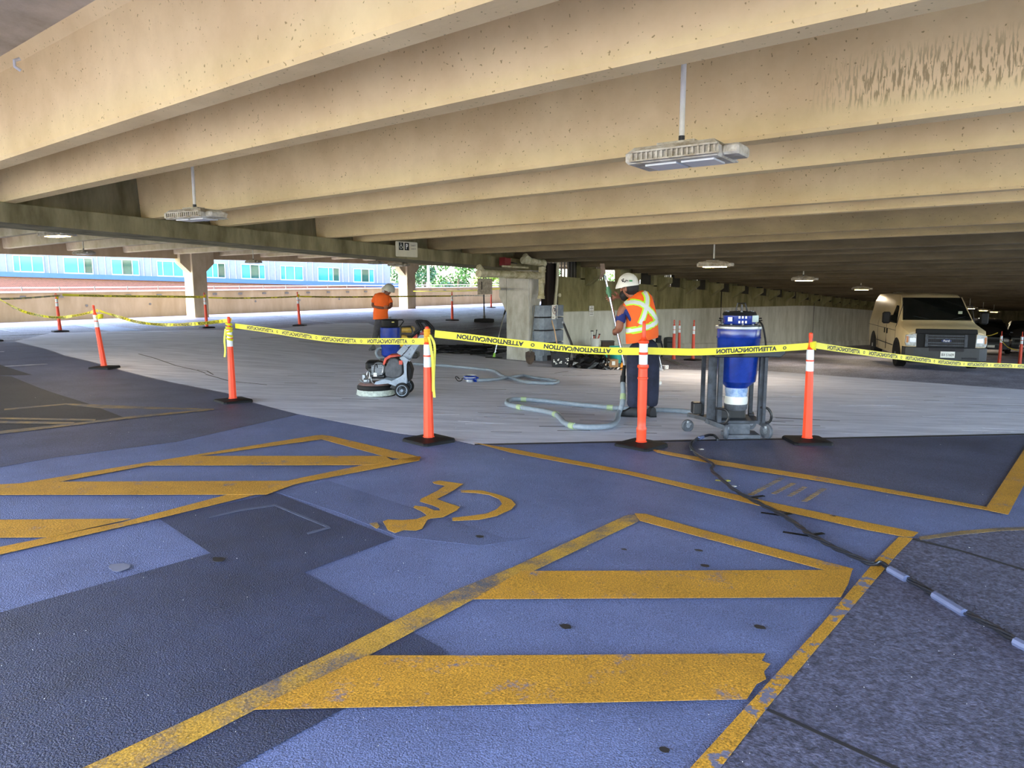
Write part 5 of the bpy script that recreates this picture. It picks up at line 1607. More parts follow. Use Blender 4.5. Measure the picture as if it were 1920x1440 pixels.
# ------------------------------------------------------------ floor grinder
G = at(716, 741)
GR = thing('floor_grinder', G, RZ, 'grey walk-behind floor grinder with black engine in the middle of the work area', 'grinder')
k = dep(G)/F_PX/6
X = lambda c: (c-(716-640)*6)*k
Z = lambda c: ((741-520)*6-c)*k
q = lambda x, y, dy=0: Vector((X(x), dy, Z(y)))
m_gg = mat('grinder_grey_paint', (156, 168, 184), .4, rgb2=(128, 138, 152), scale=9)
m_red = mat('worn_red_paint', (214, 74, 50), .5, rgb2=(170, 70, 56), scale=10)
r0 = X(600)-X(388)
cx0 = X(388)
MB().lathe([(r0*.98, .012), (r0*1.02, .025), (r0*.98, .09), (r0*.95, .10)], 36, c=(cx0, 0, 0)).build('brush_skirt', mat('pale_skirt', (198, 206, 196), .7, rgb2=(150, 156, 150), scale=30), GR, smooth=True, label='pale dust skirt')
MB().lathe([(r0*.95, .095), (r0*.98, .11), (r0*.97, .15), (r0*.9, .175)], 36, c=(cx0, 0, 0)).build('shroud_ring', m_black, GR, smooth=True)
MB().lathe([(r0*.92, .172), (r0*.8, .195), (r0*.45, .205), (.05, .21)], 36, c=(cx0, 0, 0)).build('shroud', mat('dusty_red_grey', (140, 106, 100), .7, rgb2=(104, 92, 92), scale=8), GR, smooth=True)
MB().lathe([(r0*1.03, .0), (r0*1.05, .006), (r0*1.0, .014)], 36, c=(cx0, 0, 0)).build('skirt_edge', m_black, GR)
# engine: block, head, fan cover, tank, filter, tubing
MB().box(q(420, 1060, .0), (.26, .26, .17), bev=.02).build('engine_block', m_blk, GR)
MB().box(q(365, 985, .02), (.20, .24, .15), bev=.035).build('air_cleaner', m_black, GR)
MB().lathe([(.04, -.17), (.1, -.165), (.115, -.14), (.115, -.08)], 20, axis=(0, 1, 0), c=q(455, 1010, .0)).build('fan_cover', m_blk, GR, smooth=True)
fn = MB()
for i in range(8): fn.box(q(430, 1075-i*14, -.15), (.16, .05, .006))
fn.build('cylinder_fins', m_steel, GR, kind='stuff')
for pts in (([(318, 1080), (330, 1040), (350, 1060), (345, 1120)]), ([(400, 1050), (410, 980), (430, 960), (440, 1000)]), ([(240, 1130), (260, 1155), (300, 1160), (330, 1140)]), ([(470, 960), (500, 985), (490, 1060), (440, 1080)]), ([(360, 1100), (370, 1150), (400, 1180)])):
    MB().tube(smoothpts([q(x, y, -.17) for x, y in pts], 4), .009, 6).build('engine_tube', random.choice((m_steel, m_black)), GR, smooth=True)
MB().box(q(275, 1110, -.08), (.05, .08, .09), bev=.01).build('carburettor', m_steel, GR)
MB().box(q(410, 1075, -.165), (.05, .01, .055)).build('sticker', m_sign, GR)
MB().lathe([(.03, -.05), (.045, -.04), (.045, .04), (.03, .05)], 12, axis=(1, 0, 0), c=q(310, 1150, -.12)).build('oil_filter', m_steel, GR, smooth=True)
# covers
MB().prism([(X(x), Z(y)) for x, y in ((520, 1010), (560, 930), (610, 885), (665, 895), (715, 960), (720, 1050), (690, 1100), (600, 1115), (530, 1090))], 'y', -.2, .06).build('belt_cover', mat('charcoal_cover', (62, 64, 70), .6, rgb2=(84, 86, 92), scale=14), GR, bevel=.02)
MB().rings([[Vector((X(x), y_, Z(y))) for x, y in ((495, 960), (520, 890), (570, 858), (690, 852), (700, 868), (590, 885), (545, 910), (515, 970))] for y_ in (-.17, .1)]).build('belt_guard', m_red, GR, bevel=.008)
# side plates and column
for yy in (-.22, .14):
    MB().prism([(X(x), Z(y)) for x, y in ((400, 1185), (420, 1150), (520, 1120), (600, 1140), (700, 1090), (738, 1060), (735, 940), (690, 885), (735, 860), (790, 905), (768, 960), (768, 1130), (760, 1190), (680, 1225), (640, 1200), (560, 1170))], 'y', yy, yy+.02).build('side_plate', m_gg, GR, bevel=.003)
MB().prism([(X(x), Z(y)) for x, y in ((715, 862), (735, 845), (905, 640), (955, 618), (985, 640), (850, 820), (800, 905), (770, 915))], 'y', -.12, .02).build('handle_column', m_gg, GR, bevel=.006)
MB().beam(q(675, 850, -.1), q(760, 760, -.1), .08, .08).beam(q(760, 760, -.1), q(830, 715, -.1), .05, .05).build('column_brace', m_gg, GR)
MB().beam(q(735, 885, -.14), q(800, 925, -.14), .03, .02).build('column_clamp', m_steel, GR)
MB().prism([(X(x), Z(y)) for x, y in ((560, 1230), (600, 1180), (700, 1170), (720, 1210), (640, 1260))], 'y', -.14, .1).build('axle_box', m_blk, GR, bevel=.01)
MB().prism([(X(x), Z(y)) for x, y in ((770, 930), (800, 960), (822, 1030), (800, 1140), (775, 1165), (762, 1050))], 'y', -.18, .08).build('dust_bag', m_black, GR, bevel=.015)
MB().box(q(705, 935, -.225), (.05, .01, .06)).build('warning_sticker', m_red, GR)
for xx, yy in ((600, 1150), (660, 1140), (740, 1120), (748, 980), (790, 850), (840, 790), (800, 800)):
    MB().ball(q(xx, yy, -.225 if yy > 900 else -.125), .009, 8, 6).build('bolt', m_steel, GR)
for yy in (-.26, .2):
    wh = MB().lathe([(.078, -.03), (.105, -.026), (.112, -.015), (.112, .015), (.105, .026), (.078, .03)], 28, axis=(0, 1, 0), c=(X(718), yy, .112)).build('wheel', m_black, GR, smooth=True)
    rm = MB().lathe([(.02, -.034), (.022, -.03), (.022, .03), (.02, .034)], 14, axis=(0, 1, 0), c=(X(718), yy, .112)).lathe([(.072, -.03), (.08, -.032), (.08, .03), (.072, .028)], 24, axis=(0, 1, 0), c=(X(718), yy, .112))
    for i in range(8):
        a = 2*PI*i/8
        rm.beam((X(718), yy-.012, .112), (X(718)+math.cos(a)*.078, yy-.012, .112+math.sin(a)*.078), .016, .014, (0, 1, 0))
    rm.lathe([(.07, -.002), (.07, .002)], 20, axis=(0, 1, 0), c=(X(718), yy, .112)).build('rim', m_gg, wh)
MB().tube(smoothpts([q(820, 658, -.2), q(900, 590, -.2), q(925, 565, -.2), q(905, 520, -.2), q(885, 485, -.2), q(900, 478, -.2), q(960, 480, -.2), q(1000, 515, -.2), q(1042, 565, -.2), q(1046, 610, -.2)], 4), .019, 10).build('handlebar', m_black, GR, smooth=True)
MB().tube(smoothpts([q(820, 670, .1), q(900, 602, .1), q(930, 577, .1), q(905, 530, .1), q(890, 497, .1), q(965, 492, .1), q(1005, 527, .1), q(1046, 575, .1), q(1048, 615, .1)], 4), .019, 10).build('handlebar', m_black, GR, smooth=True)
MB().tube([q(920, 560, -.2), q(935, 590, -.2), q(925, 620, -.1)], .014, 8).build('bracket', m_steel, GR)
MB().box(q(965, 610, -.08), (.12, .2, .06), bev=.01).build('control_box', mat('dark_red_plastic', (150, 44, 36), .5), GR)
MB().box(q(1020, 598, -.12), (.06, .1, .05), bev=.01).build('throttle_box', m_red, GR)
MB().box(q(860, 655, -.14), (.07, .05, .09), bev=.01).build('switch_box', m_red, GR)

# ------------------------------------------------------------ hoses and floor equipment
def ground_hose(name, pts, r, m, label, cat, start=(), end=(), rings=(), k=5, group=None, cuffm=None):
    P = list(start)+[at(a, b, r+.012) for a, b in pts]+list(end)
    P = smoothpts(P, k)
    O = P[len(P)//2].copy()
    t = thing(name, O, 0, label, cat, group)
    MB().tube([p-O for p in P], r, 12).build('hose' if r > .02 else 'cable', m, t, smooth=True)
    for f in rings:
        i = int(f*(len(P)-2))
        a, b = P[i], P[i+1]
        d = (b-a).normalized()
        MB().tube([a-O-d*.04, a-O+d*.04], r*1.13, 12).build('coupling', cuffm or m_grey, t, smooth=True)
    return t
ground_hose('vacuum_hose', [(775, 682), (840, 686), (882, 690), (920, 694), (932, 698), (941, 704), (948, 707), (960, 709), (977, 714), (995, 717), (1035, 718.5), (1046, 715), (1035, 713), (1006, 709), (983, 704.5), (966, 706), (943, 709), (920, 712), (895, 713)], .03, m_grey, 'grey vacuum hose looping from behind the grinder to the blue motor', 'hose', rings=(.22, .5, .62, .72))
Gw = W1.location
def fromLC(G, v): return Vector(G)+RT*v.x+FH*v.y+Vector((0, 0, v.z))
st = [fromLC(Gw, LC(Gw, *c5(372, 1000, .15))), fromLC(Gw, LC(Gw, *c5(374, 1090, .08))), fromLC(Gw, LC(Gw, *c5(366, 1180, 0))), fromLC(Gw, LC(Gw, *c5(338, 1250, -.05)))]
ground_hose('vacuum_hose', [(1155.6, 790), (1142, 798.6), (1110, 801), (1077, 799), (1059, 793), (1050.6, 784), (1042, 777), (1020, 771), (989, 766), (963, 761), (951, 757), (954, 750.5), (972, 748.7), (1011, 751), (1088, 759), (1153, 764.7), (1186, 766.5), (1234, 768.6), (1274, 770.5), (1298, 773)], .033, m_grey, 'grey vacuum hose coming down from the wand and looping to the large blue vacuum', 'hose', start=st, rings=(.06, .32, .44, .55, .72, .83), k=6, cuffm=mat('lime_dusty_tape', (168, 186, 140), .6))
# small blue motor on the floor
G = at(881, 716)
t = thing('vacuum_motor_head', G, RZ, 'small blue and chrome motor unit lying on the bare concrete', 'motor')
s_ = dep(G)/F_PX
MB().lathe([(4*s_, .0), (8*s_, .0), (8*s_, 5.5*s_)], 20).build('collar', m_steel, t, smooth=True)
MB().lathe([(7*s_, 5*s_), (12*s_, 6*s_), (12.5*s_, 8*s_)], 24).build('band', m_blue, t, smooth=True)
MB().lathe([(12.4*s_, 8*s_), (12.4*s_, 10*s_)], 24).build('chrome_band', m_chrome, t, smooth=True)
MB().lathe([(12.5*s_, 10*s_), (12*s_, 12*s_), (8*s_, 12.5*s_)], 24).build('cap', m_blue, t, smooth=True)
MB().lathe([(5*s_, -.04), (6*s_, 0), (5*s_, .05)], 14, axis=(1, 0, -.2), c=(11*s_, 0, 5*s_)).build('outlet', m_blue, t, smooth=True)
MB().tube(smoothpts([(-6*s_, -.02, 6*s_), (-14*s_, 0, 7*s_), (-15*s_, 0, .03), (-22*s_, 0, .015), (-27*s_, 0, 8*s_), (-25*s_, .02, 10*s_), (-20*s_, .04, 5*s_)], 5), .008, 6).build('lead', m_black, t)
# foreground cable
cab = [(1346, 826), (1336.6, 816.4), (1310, 822), (1295, 835), (1306, 852.5), (1320, 862), (1336.6, 872), (1334.4, 883), (1354, 900.6), (1374, 918), (1400, 933.4), (1426, 946.6), (1457, 962), (1479, 975), (1500.6, 990), (1514, 1001), (1540, 1015.5), (1566, 1029.7), (1601, 1045), (1632, 1059), (1652, 1058), (1672, 1071), (1700, 1086), (1755, 1118), (1810, 1151), (1862, 1178), (1910, 1206), (1962, 1235), (2060, 1292)]
m_cab = mat('black_cable', (34, 36, 44), .35, var=.1)
Pc = smoothpts([at(a, b, .016) for a, b in cab], 6)
O = Pc[len(Pc)//2].copy()
t = thing('power_cable', O, 0, 'bundle of twisted black power cables running from the blue vacuum to the lower right', 'cable')
for j in range(3):
    pts = []
    for i, p in enumerate(Pc):
        d = (Pc[min(i+1, len(Pc)-1)]-Pc[max(i-1, 0)]).normalized()
        sd = d.cross(Vector((0, 0, 1))).normalized()
        a = i*.42+j*2*PI/3
        pts.append(p-O+sd*math.cos(a)*.010+Vector((0, 0, .006+math.sin(a)*.007)))
    MB().tube(pts, .0075, 6).build('strand', m_cab, t, smooth=True)
m_duct = mat('silver_duct_tape', (112, 122, 158), .4, metal=.3, var=.1)
for a, b in (((1668, 1068), (1700, 1086)), ((1752, 1116), (1808, 1150)), ((1904, 1203), (1940, 1222)), ((1310, 822), (1318, 819))):
    A, B = at(*a, .022), at(*b, .022)
    MB().tube([A-O, A.lerp(B, .5)-O, B-O], .021, 8).build('tape_sleeve', m_duct, t, label='silver tape wrapped round the cable')
for px, py, m_, ln in ((1395, 932, m_black, .2), (1450, 965, m_black, .16), (1500, 1003, m_black, .2), (1352, 902, mat('pale_yellow_tape', (226, 216, 70), .4), .09), (1308, 843, m_sign, .07), (1293, 845, m_sign, .05), (1372, 912, m_sign, .04)):
    p = at(px, py, .004)
    MB().box(p-O+Vector((0, 0, .001)), (ln, .035, .004), rot=-.5+RZ).box(p-O+RT*ln*.5+Vector((0, 0, .003)), (ln*.6, .03, .004), rot=RZ+.4).build('tape_strip', m_, t)

# black sheeting and cable coils left of the column
random.seed(21)
G = at(885, 660)
t = thing('cable_pile', G, RZ, 'heap of coiled black cables on the floor left of the concrete column', 'cables')
for j in range(16):
    px0 = 885+random.uniform(-42, 42); py0 = 656+random.uniform(-5, 8)
    c = at(px0, py0, .012)-G
    c = Vector((c.dot(RT), c.dot(FH), c.z))
    rx, ry = random.uniform(.25, .8), random.uniform(.2, .6)
    a0 = random.uniform(0, 6)
    pts = [c+Vector((math.cos(a0+i*.42)*rx*(1+.03*i), math.sin(a0+i*.42)*ry, .02+.008*j*.5+.02*math.sin(i*1.3))) for i in range(random.randint(10, 22))]
    MB().tube(smoothpts(pts, 2), .014, 6).build('cable', m_black, t)
t = thing('plastic_sheeting', at(866, 651), RZ, 'crumpled black plastic sheeting beside the coiled cables', 'sheeting')
def crumple(mb, rx, ry, h, seed, n=22, m=9):
    random.seed(seed)
    rs = []
    for i in range(m+1):
        a = PI/2*i/m
        k_ = math.cos(a)
        rs.append([Vector((math.cos(2*PI*j/n)*rx*max(.02, k_)*(1+random.uniform(-.16, .16)), math.sin(2*PI*j/n)*ry*max(.02, k_)*(1+random.uniform(-.16, .16)), max(0, math.sin(a)*h*(1+random.uniform(-.2, .12))) if i else 0)) for j in range(n)])
    return mb.rings(rs)
m_bag = mat('shiny_black_plastic', (14, 14, 16), .22, var=0, bump=.6, bscale=9)
crumple(MB(), .45, .25, .07, 5).build('sheet', m_bag, t)
t = thing('rubbish_bag', at(1108, 690), RZ, 'large crumpled black rubbish bag in the heap by the wall', 'bag')
crumple(MB(), .42, .32, .42, 8).build('bag', m_bag, t)
MB().lathe([(.03, .38), (.05, .46), (.02, .47)], 10, c=(.05, 0, 0)).build('tied_neck', m_bag, t)
t = thing('rubbish_bag', at(1131, 692), RZ, 'smaller black rubbish bag at the right end of the heap', 'bag')
crumple(MB(), .14, .2, .26, 9).build('bag', m_bag, t)
MB().lathe([(.02, .27), (.035, .33), (.015, .34)], 8).build('tied_neck', m_bag, t)
# tote with white splashes
t = thing('rubber_tote', at(1051, 688), RZ, 'black rubber tote splashed with white beside the pipe guard', 'tub')
W_ = 36*dep(t.location)/F_PX
tt = MB()
def rr(w_, d_, z): return [Vector((x*w_/2, y*d_/2, z)) for x, y in ((-1, -.7), (-.8, -1), (.8, -1), (1, -.7), (1, .7), (.8, 1), (-.8, 1), (-1, .7))]
tt.rings([rr(W_*.88, .32, 0), rr(W_, .4, .30), rr(W_*1.04, .43, .31), rr(W_*1.04, .43, .33), rr(W_*.96, .37, .33), rr(W_*.85, .3, .04)])
tt.build('tub', mat('scuffed_rubber', (40, 42, 46), .6, rgb2=(28, 30, 33)), t)
MB().tube([(-W_*.5, -.1, .32), (-W_*.55, -.16, .40), (-W_*.35, -.2, .40), (-W_*.3, -.2, .33)], .014, 6).build('handle', m_black, t)
sp = MB()
random.seed(4)
for i in range(16): sp.box((random.uniform(-W_*.42, W_*.42), -.205+.0, random.uniform(.08, .24)), (random.uniform(.01, .04), .02, random.uniform(.01, .035)))
sp.build('splashes', m_sign, t, kind='stuff')
# boxes and buckets
def bucket(px, py, r, h, m, label, handle=True, name='bucket', lid=None):
    t = thing(name, at(px, py), RZ, label, 'bucket')
    MB().rings([[Vector((math.cos(2*PI*i/20)*r*k_, math.sin(2*PI*i/20)*r*k_, z)) for i in range(20)] for k_, z in ((.86, 0), (.99, h*.88), (1.05, h*.89), (1.05, h*.93), (1.0, h*.94), (1.02, h), (.95, h), (.82, .02))]).build('pail', m, t, smooth=True)
    if handle: MB().tube([(math.cos(a)*r*1.03, -.02-abs(math.sin(a))*.06, h*.9-math.sin(a)*r*.9) for a in [PI*i/8 for i in range(9)]], .005, 5).build('bail_handle', m_steel, t)
    if lid: MB().lathe([(r*1.04, h), (r*1.04, h+.02), (r*.9, h+.025)], 20).build('lid', lid, t)
    return t
m_teal = mat('teal_plastic', (40, 170, 165), .4, var=.05)
t = thing('crate', at(1092, 682), RZ, 'dark brown crate behind the rubbish bag', 'crate')
MB().box((0, 0.2, .17), (.36, .3, .34), bev=.01).build('crate_body', mat('dark_brown_board', (74, 60, 50), .8), t)
MB().box((0, .2, .345), (.38, .32, .02)).build('rim', m_blk, t)
t = thing('white_box', at(1116, 672), RZ, 'white box with a red corner under the tool bucket', 'box')
MB().box((0, 0.1, .16), (.34, .3, .32)).build('carton', m_sign, t)
MB().prism([(-.17, .08), (-.02, .2), (-.17, .3)], 'y', -.06, -.045).build('red_panel', m_red, t)
b = thing('bucket', t.location+Vector((FH.x*.1, FH.y*.1, .325)), RZ, 'white tool bucket full of tools and a bottle', 'bucket')
MB().rings([[Vector((math.cos(2*PI*i/18)*.13*k_, math.sin(2*PI*i/18)*.13*k_, z)) for i in range(18)] for k_, z in ((.86, 0), (1, .2), (1.06, .21), (1.06, .23), (.95, .23), (.8, .02))]).build('pail', m_sign, b, smooth=True)
for nm, x0, x1, h0, h1, r_, m_ in (('bottle', -.09, -.09, .1, .42, .03, m_sign), ('hammer', .0, .04, .1, .44, .012, m_blk), ('trowel', .05, .12, .1, .33, .02, m_red), ('scraper', -.02, -.03, .1, .30, .025, m_red)):
    o = thing(nm, b.location+Vector((0, 0, .0)), RZ, {'bottle': 'white squeeze bottle standing in the white tool bucket', 'hammer': 'dark handled tool standing in the white tool bucket', 'trowel': 'red tool leaning out of the white tool bucket to the right', 'scraper': 'short red tool in the middle of the white tool bucket'}[nm], nm)
    MB().tube([(x0, 0, h0), (x1, 0, h1)], [r_, r_*.8], 8).build('shaft', m_, o)
    MB().box((x1, 0, h1+.01), (r_*2.6, r_*1.4, .03)).build('tip', m_blk, o)
bucket(1130, 674, .135, .28, m_teal, 'teal bucket directly under the tape, left one of two', lid=mat('pale_lid', (190, 226, 216), .5))
bucket(1154, 680, .16, .42, m_teal, 'taller teal bucket beside the worker, right one of two')
t = thing('crate', at(1141, 673), RZ, 'dark open crate standing behind the teal buckets', 'crate')
MB().box((0, .25, .24), (.34, .3, .46), bev=.01).build('crate_body', mat('dark_brown_board', (74, 60, 50), .8), t)
MB().box((0, .25, .48), (.36, .32, .02)).build('rim', m_blk, t)
t = thing('cardboard_box', at(1147, 688), RZ, 'small brown cardboard box in front of the teal buckets', 'box')
MB().box((0, 0, .09), (.24, .2, .18), rot=.3).build('carton', mat('cardboard', (170, 132, 92), .8), t)
MB().box((.02, -.1, .1), (.08, .03, .09), rot=.3).build('label_patch', m_sign, t)
t = thing('paint_tin', at(1149, 679), RZ, 'small lime topped tin above the cardboard box', 'tin')
MB().lathe([(.06, .18), (.06, .28)], 14).build('can', m_sign, t, smooth=True)
MB().lathe([(.065, .28), (.065, .32), (.05, .325)], 14).build('lid', mat('lime_lid', (190, 210, 60), .5), t)
MB().box((0, 0, .09), (.1, .1, .18)).build('stand_block', m_blk, t)
t = thing('orange_bottle', at(1166, 694), RZ, 'small orange bottle beside the wand end', 'bottle')
MB().lathe([(.035, 0), (.04, .02), (.04, .12), (.015, .15), (.015, .18)], 12).build('bottle', mat('amber_plastic', (236, 150, 40), .4), t, smooth=True)
MB().lathe([(.017, .17), (.017, .2)], 10).build('cap', m_black, t)
t = thing('hand_tools', at(1148, 694), RZ, 'small jumble of black fittings on the floor before the cardboard box', 'tools')
for i in range(7):
    a = random.uniform(0, 3)
    MB().tube([(-.1+i*.05, random.uniform(-.05, .05), .02), (-.1+i*.05+math.cos(a)*.08, math.sin(a)*.08, .05)], .014, 6).build('fitting', m_black if i % 2 else m_steel, t)
# things right of the worker
t = thing('trash_bin', at(1254, 664), RZ, 'dark round topped bin against the wall behind the baseless posts', 'bin')
MB().rings([[Vector((x*k_*.17, y*k_*.17, z)) for x, y in ((-1, -.6), (-.6, -1), (.6, -1), (1, -.6), (1, .6), (.6, 1), (-.6, 1), (-1, .6))] for k_, z in ((.85, 0), (1, .4), (1, .5), (.85, .56), (.4, .58))]).build('bin_body', mat('dark_grey_bin', (52, 56, 54), .6), t)
MB().box((0, -.17, .42), (.2, .02, .03)).build('handle', m_black, t)
q0 = at(1338, 656)
t = thing('utility_cabinet', q0, 0, 'pale grey cabinet with a lid against the wall behind the blue vacuum', 'cabinet')
h = (atd(1338, 630, dep(q0))-q0).z
MB().box((0, .1, h/2), (.62, .4, h)).build('cabinet_body', mat('pale_grey_box', (176, 178, 168), .6), t)
MB().box((0, .1, h+.02), (.72, .5, .05)).build('lid', mat('pale_grey_box', (176, 178, 168), .6), t)
MB().box((0, -.11, h*.5), (.5, .02, h*.7)).build('door_panel', mat('pale_grey_box', (176, 178, 168), .6), t)
G = at(1241, 696)
t = thing('measuring_stick', G, RZ, 'small wheeled chrome stick standing right of the worker in the vest', 'tool')
MB().tube([(0, 0, .05), LC(G, 1236, 668, .05)], .011, 6).build('handle', m_chrome, t)
MB().tube([(math.cos(2*PI*i/14)*.07+.02, 0, .075+math.sin(2*PI*i/14)*.055) for i in range(15)], .008, 6).build('loop', m_steel, t)
MB().box((-.05, 0, .05), (.12, .05, .06), bev=.01).build('foot', m_steel, t)
t = thing('tag_card', at(1250, 692), RZ, 'small white square tag on the floor right of the worker', 'tag')
MB().box((0, 0, .045), (.085, .006, .085), bev=0).build('card', m_sign, t)
letter('17', .05, (0, -.005, .045), (1, 0, 0), (0, 0, 1), m_ink, t)
MB().box((0, .02, .008), (.07, .04, .015)).build('foot', m_steel, t)
for i, (a, b, lab) in enumerate((((1238, 668), (1292, 687), 'thin pale rod lying by the wall, longest of three'), ((1246, 672), (1274, 684), 'thin pale rod lying by the wall, short middle one'), ((1262, 664), (1300, 672), 'thin pale rod lying behind the baseless posts'))):
    A, B = at(*a, .02), at(*b, .02)
    t = thing('metal_rod', A, 0, lab, 'rod')
    MB().tube([Vector((0, 0, 0)), B-A], .009, 6).build('rod', mat('dull_rod', (140, 136, 124), .5), t)
t = thing('paper_cup', at(1234, 722), RZ, 'small crushed white cup on the concrete right of the worker', 'cup')
MB().lathe([(.025, -.05), (.038, .05)], 12, axis=(1, .3, .1), c=(0, 0, .04)).build('cup', m_sign, t)

# ------------------------------------------------------------ vehicles
m_van = mat('beige_van_paint', (206, 188, 148), .32, rgb2=(196, 178, 138), scale=2)
m_glassd = mat('dark_window_glass', (14, 18, 18), .06, var=0, spec=.8)
m_hl = mat('headlight_glass', (206, 212, 214), .12, rgb2=(150, 150, 146), scale=14, spec=.9)
def wheel(parent, x, y, r, w_, rimm=None):
    sg = 1 if y > 0 else -1
    o = MB().lathe([(r*.62, -w_/2), (r*.93, -w_/2), (r, -w_/2+.03), (r, w_/2-.03), (r*.93, w_/2), (r*.62, w_/2)], 28, axis=(0, 1, 0), c=(x, y, r)).build('wheel', m_black, parent, smooth=True)
    rm = MB().lathe([(r*.6, -w_*.38), (r*.64, -w_*.5), (r*.64, w_*.5), (r*.6, w_*.38)], 24, axis=(0, 1, 0), c=(x, y, r)).lathe([(r*.18, -w_*.52), (r*.22, -w_*.3), (r*.22, w_*.3), (r*.18, w_*.52)], 12, axis=(0, 1, 0), c=(x, y, r))
    for i in range(8):
        a = 2*PI*i/8
        rm.beam((x, y+sg*w_*.33, r), (x+math.cos(a)*r*.62, y+sg*w_*.36, r+math.sin(a)*r*.62), .04, .02, (0, 1, 0))
    rm.build('rim', rimm or m_chrome, o)
    return o
def body_rings(st):
    rs = []
    for x, zb, wb, wm, zm, ws, zs, wt, zt, cr in st:
        h = [(wb, zb), (wm, zm*.55+zb*.45), (wm, zm), (ws, zs), (wt, zt), (wt*.5, zt+cr*.7), (0, zt+cr)]
        rs.append([Vector((x, -w_, z)) for w_, z in h]+[Vector((x, w_, z)) for w_, z in h[-2::-1]])
    return rs
Gv = at(1768, 695)
V = thing('van', Gv, PI+math.radians(21), 'beige cargo van with black grille and bumper parked by the wall', 'van')
st = [(.02, .42, .86, .90, .80, .90, 1.00, .80, 1.04, .03), (-.10, .38, .95, .98, .90, .96, 1.08, .86, 1.12, .03), (-.5, .34, .97, 1.0, 1.0, .97, 1.14, .88, 1.19, .03), (-1.02, .32, .98, 1.01, 1.10, .96, 1.24, .86, 1.30, .03),
      (-1.40, .32, .98, 1.01, 1.12, .90, 1.48, .79, 1.62, .03), (-1.78, .32, .98, 1.01, 1.12, .88, 1.72, .76, 1.94, .035), (-2.1, .32, .98, 1.01, 1.12, .87, 1.80, .75, 2.03, .04), (-3.6, .32, .98, 1.01, 1.12, .87, 1.82, .75, 2.06, .04), (-5.2, .32, .98, 1.01, 1.12, .87, 1.80, .74, 2.03, .03), (-5.42, .40, .93, .96, 1.08, .84, 1.7, .70, 1.90, .03)]
MB().rings(body_rings(st)).build('body', m_van, V, smooth=True)
def sy(z): return 1.01-(z-1.12)*(.135/.6) if z > 1.12 else 1.01
# windscreen
MB().rings([[Vector((x+.02, y, z)) for y in (-w_, -w_*.5, 0, w_*.5, w_)]+[Vector((x-.0, y, z-.02)) for y in (w_, w_*.5, 0, -w_*.5, -w_)] for x, w_, z in ((-1.02, .86, 1.345), (-1.38, .80, 1.645), (-1.74, .75, 1.955))]).build('windscreen', m_glassd, V, smooth=False)
MB().tube([(-1.0, -.88, 1.31), (-1.39, -.82, 1.64), (-1.78, -.775, 1.95)], .022, 6).build('windscreen_pillar', m_van, V)
MB().tube([(-1.0, .88, 1.31), (-1.39, .82, 1.64), (-1.78, .775, 1.95)], .022, 6).build('windscreen_pillar', m_van, V)
for i in (-1, 1):
    MB().beam((-.98, .1+i*.3, 1.36), (-.985, .65*i+.05, 1.44), .012, .012).build('wiper', m_black, V)
MB().box((-1.2, .62, 1.50), (.01, .10, .16)).build('windscreen_paper', mat('pale_paper', (170, 178, 150), .6), V)
for s_ in (-1, 1):
    MB().rings([[Vector((x, s_*(sy(z)+.006), z)) for x, z in P] for P in ([(-1.18, 1.22), (-1.62, 1.72), (-2.28, 1.76), (-2.28, 1.22)],)][0:1]+[[Vector((x, s_*(sy(z)-.015), z)) for x, z in ((-1.18, 1.22), (-1.62, 1.72), (-2.28, 1.76), (-2.28, 1.22))]]).build('side_window', m_glassd, V)
    for x in (-1.12, -2.38, -3.72):
        MB().rings([[Vector((x+a, s_*(sy(z)+.004), z)) for a in (-.008, .008)]+[Vector((x+a, s_*(sy(z)-.01), z)) for a in (.008, -.008)] for z in (.4, .8, 1.12, 1.5, 1.78)]).build('door_seam', m_joint, V)
    MB().box((-3.2, s_*1.012, 1.02), (4.2, .008, .012)).build('body_crease', m_joint, V)
    MB().box((-3.0, s_*1.014, .58), (3.2, .012, .02)).build('body_crease', m_joint, V)
    for x in (-2.22, -2.6): MB().box((x, s_*1.02, .95), (.05, .03, .16), bev=.008).build('door_handle', m_black, V)
    # wheel arch
    for x in (-.88, -4.38):
        MB().prism([(x+math.cos(a)*.47, .36+math.sin(a)*.47) for a in [PI*i/12 for i in range(13)]]+[(x-.45, .30), (x+.45, .30)], 'y', s_*1.0, s_*1.016).build('wheel_arch', m_black, V)
        wheel(V, x, s_*.90, .37, .25)
    # mirror
    MB().tube([(-1.3, s_*.98, 1.25), (-1.28, s_*1.14, 1.30)], .02, 6).box((-1.28, s_*1.24, 1.38), (.1, .22, .34), bev=.04).build('wing_mirror', m_black, V)
    # headlights
    hlb = MB().rings([[Vector((.035+dx, s_*y, z)) for y, z in ((.70, .66), (.95, .66), (1.0-.03, .74), (.96, .96), (.72, 1.0))] for dx in (-.12, .02)]).build('headlight', m_hl, V, bevel=.01)
    MB().box((.05, s_*.80, .82), (.02, .16, .12), bev=.005).build('reflector', m_chrome, hlb)
    MB().box((.04, s_*.93, .84), (.03, .05, .18)).build('indicator', mat('amber_lens', (220, 130, 50), .3, var=0), hlb)
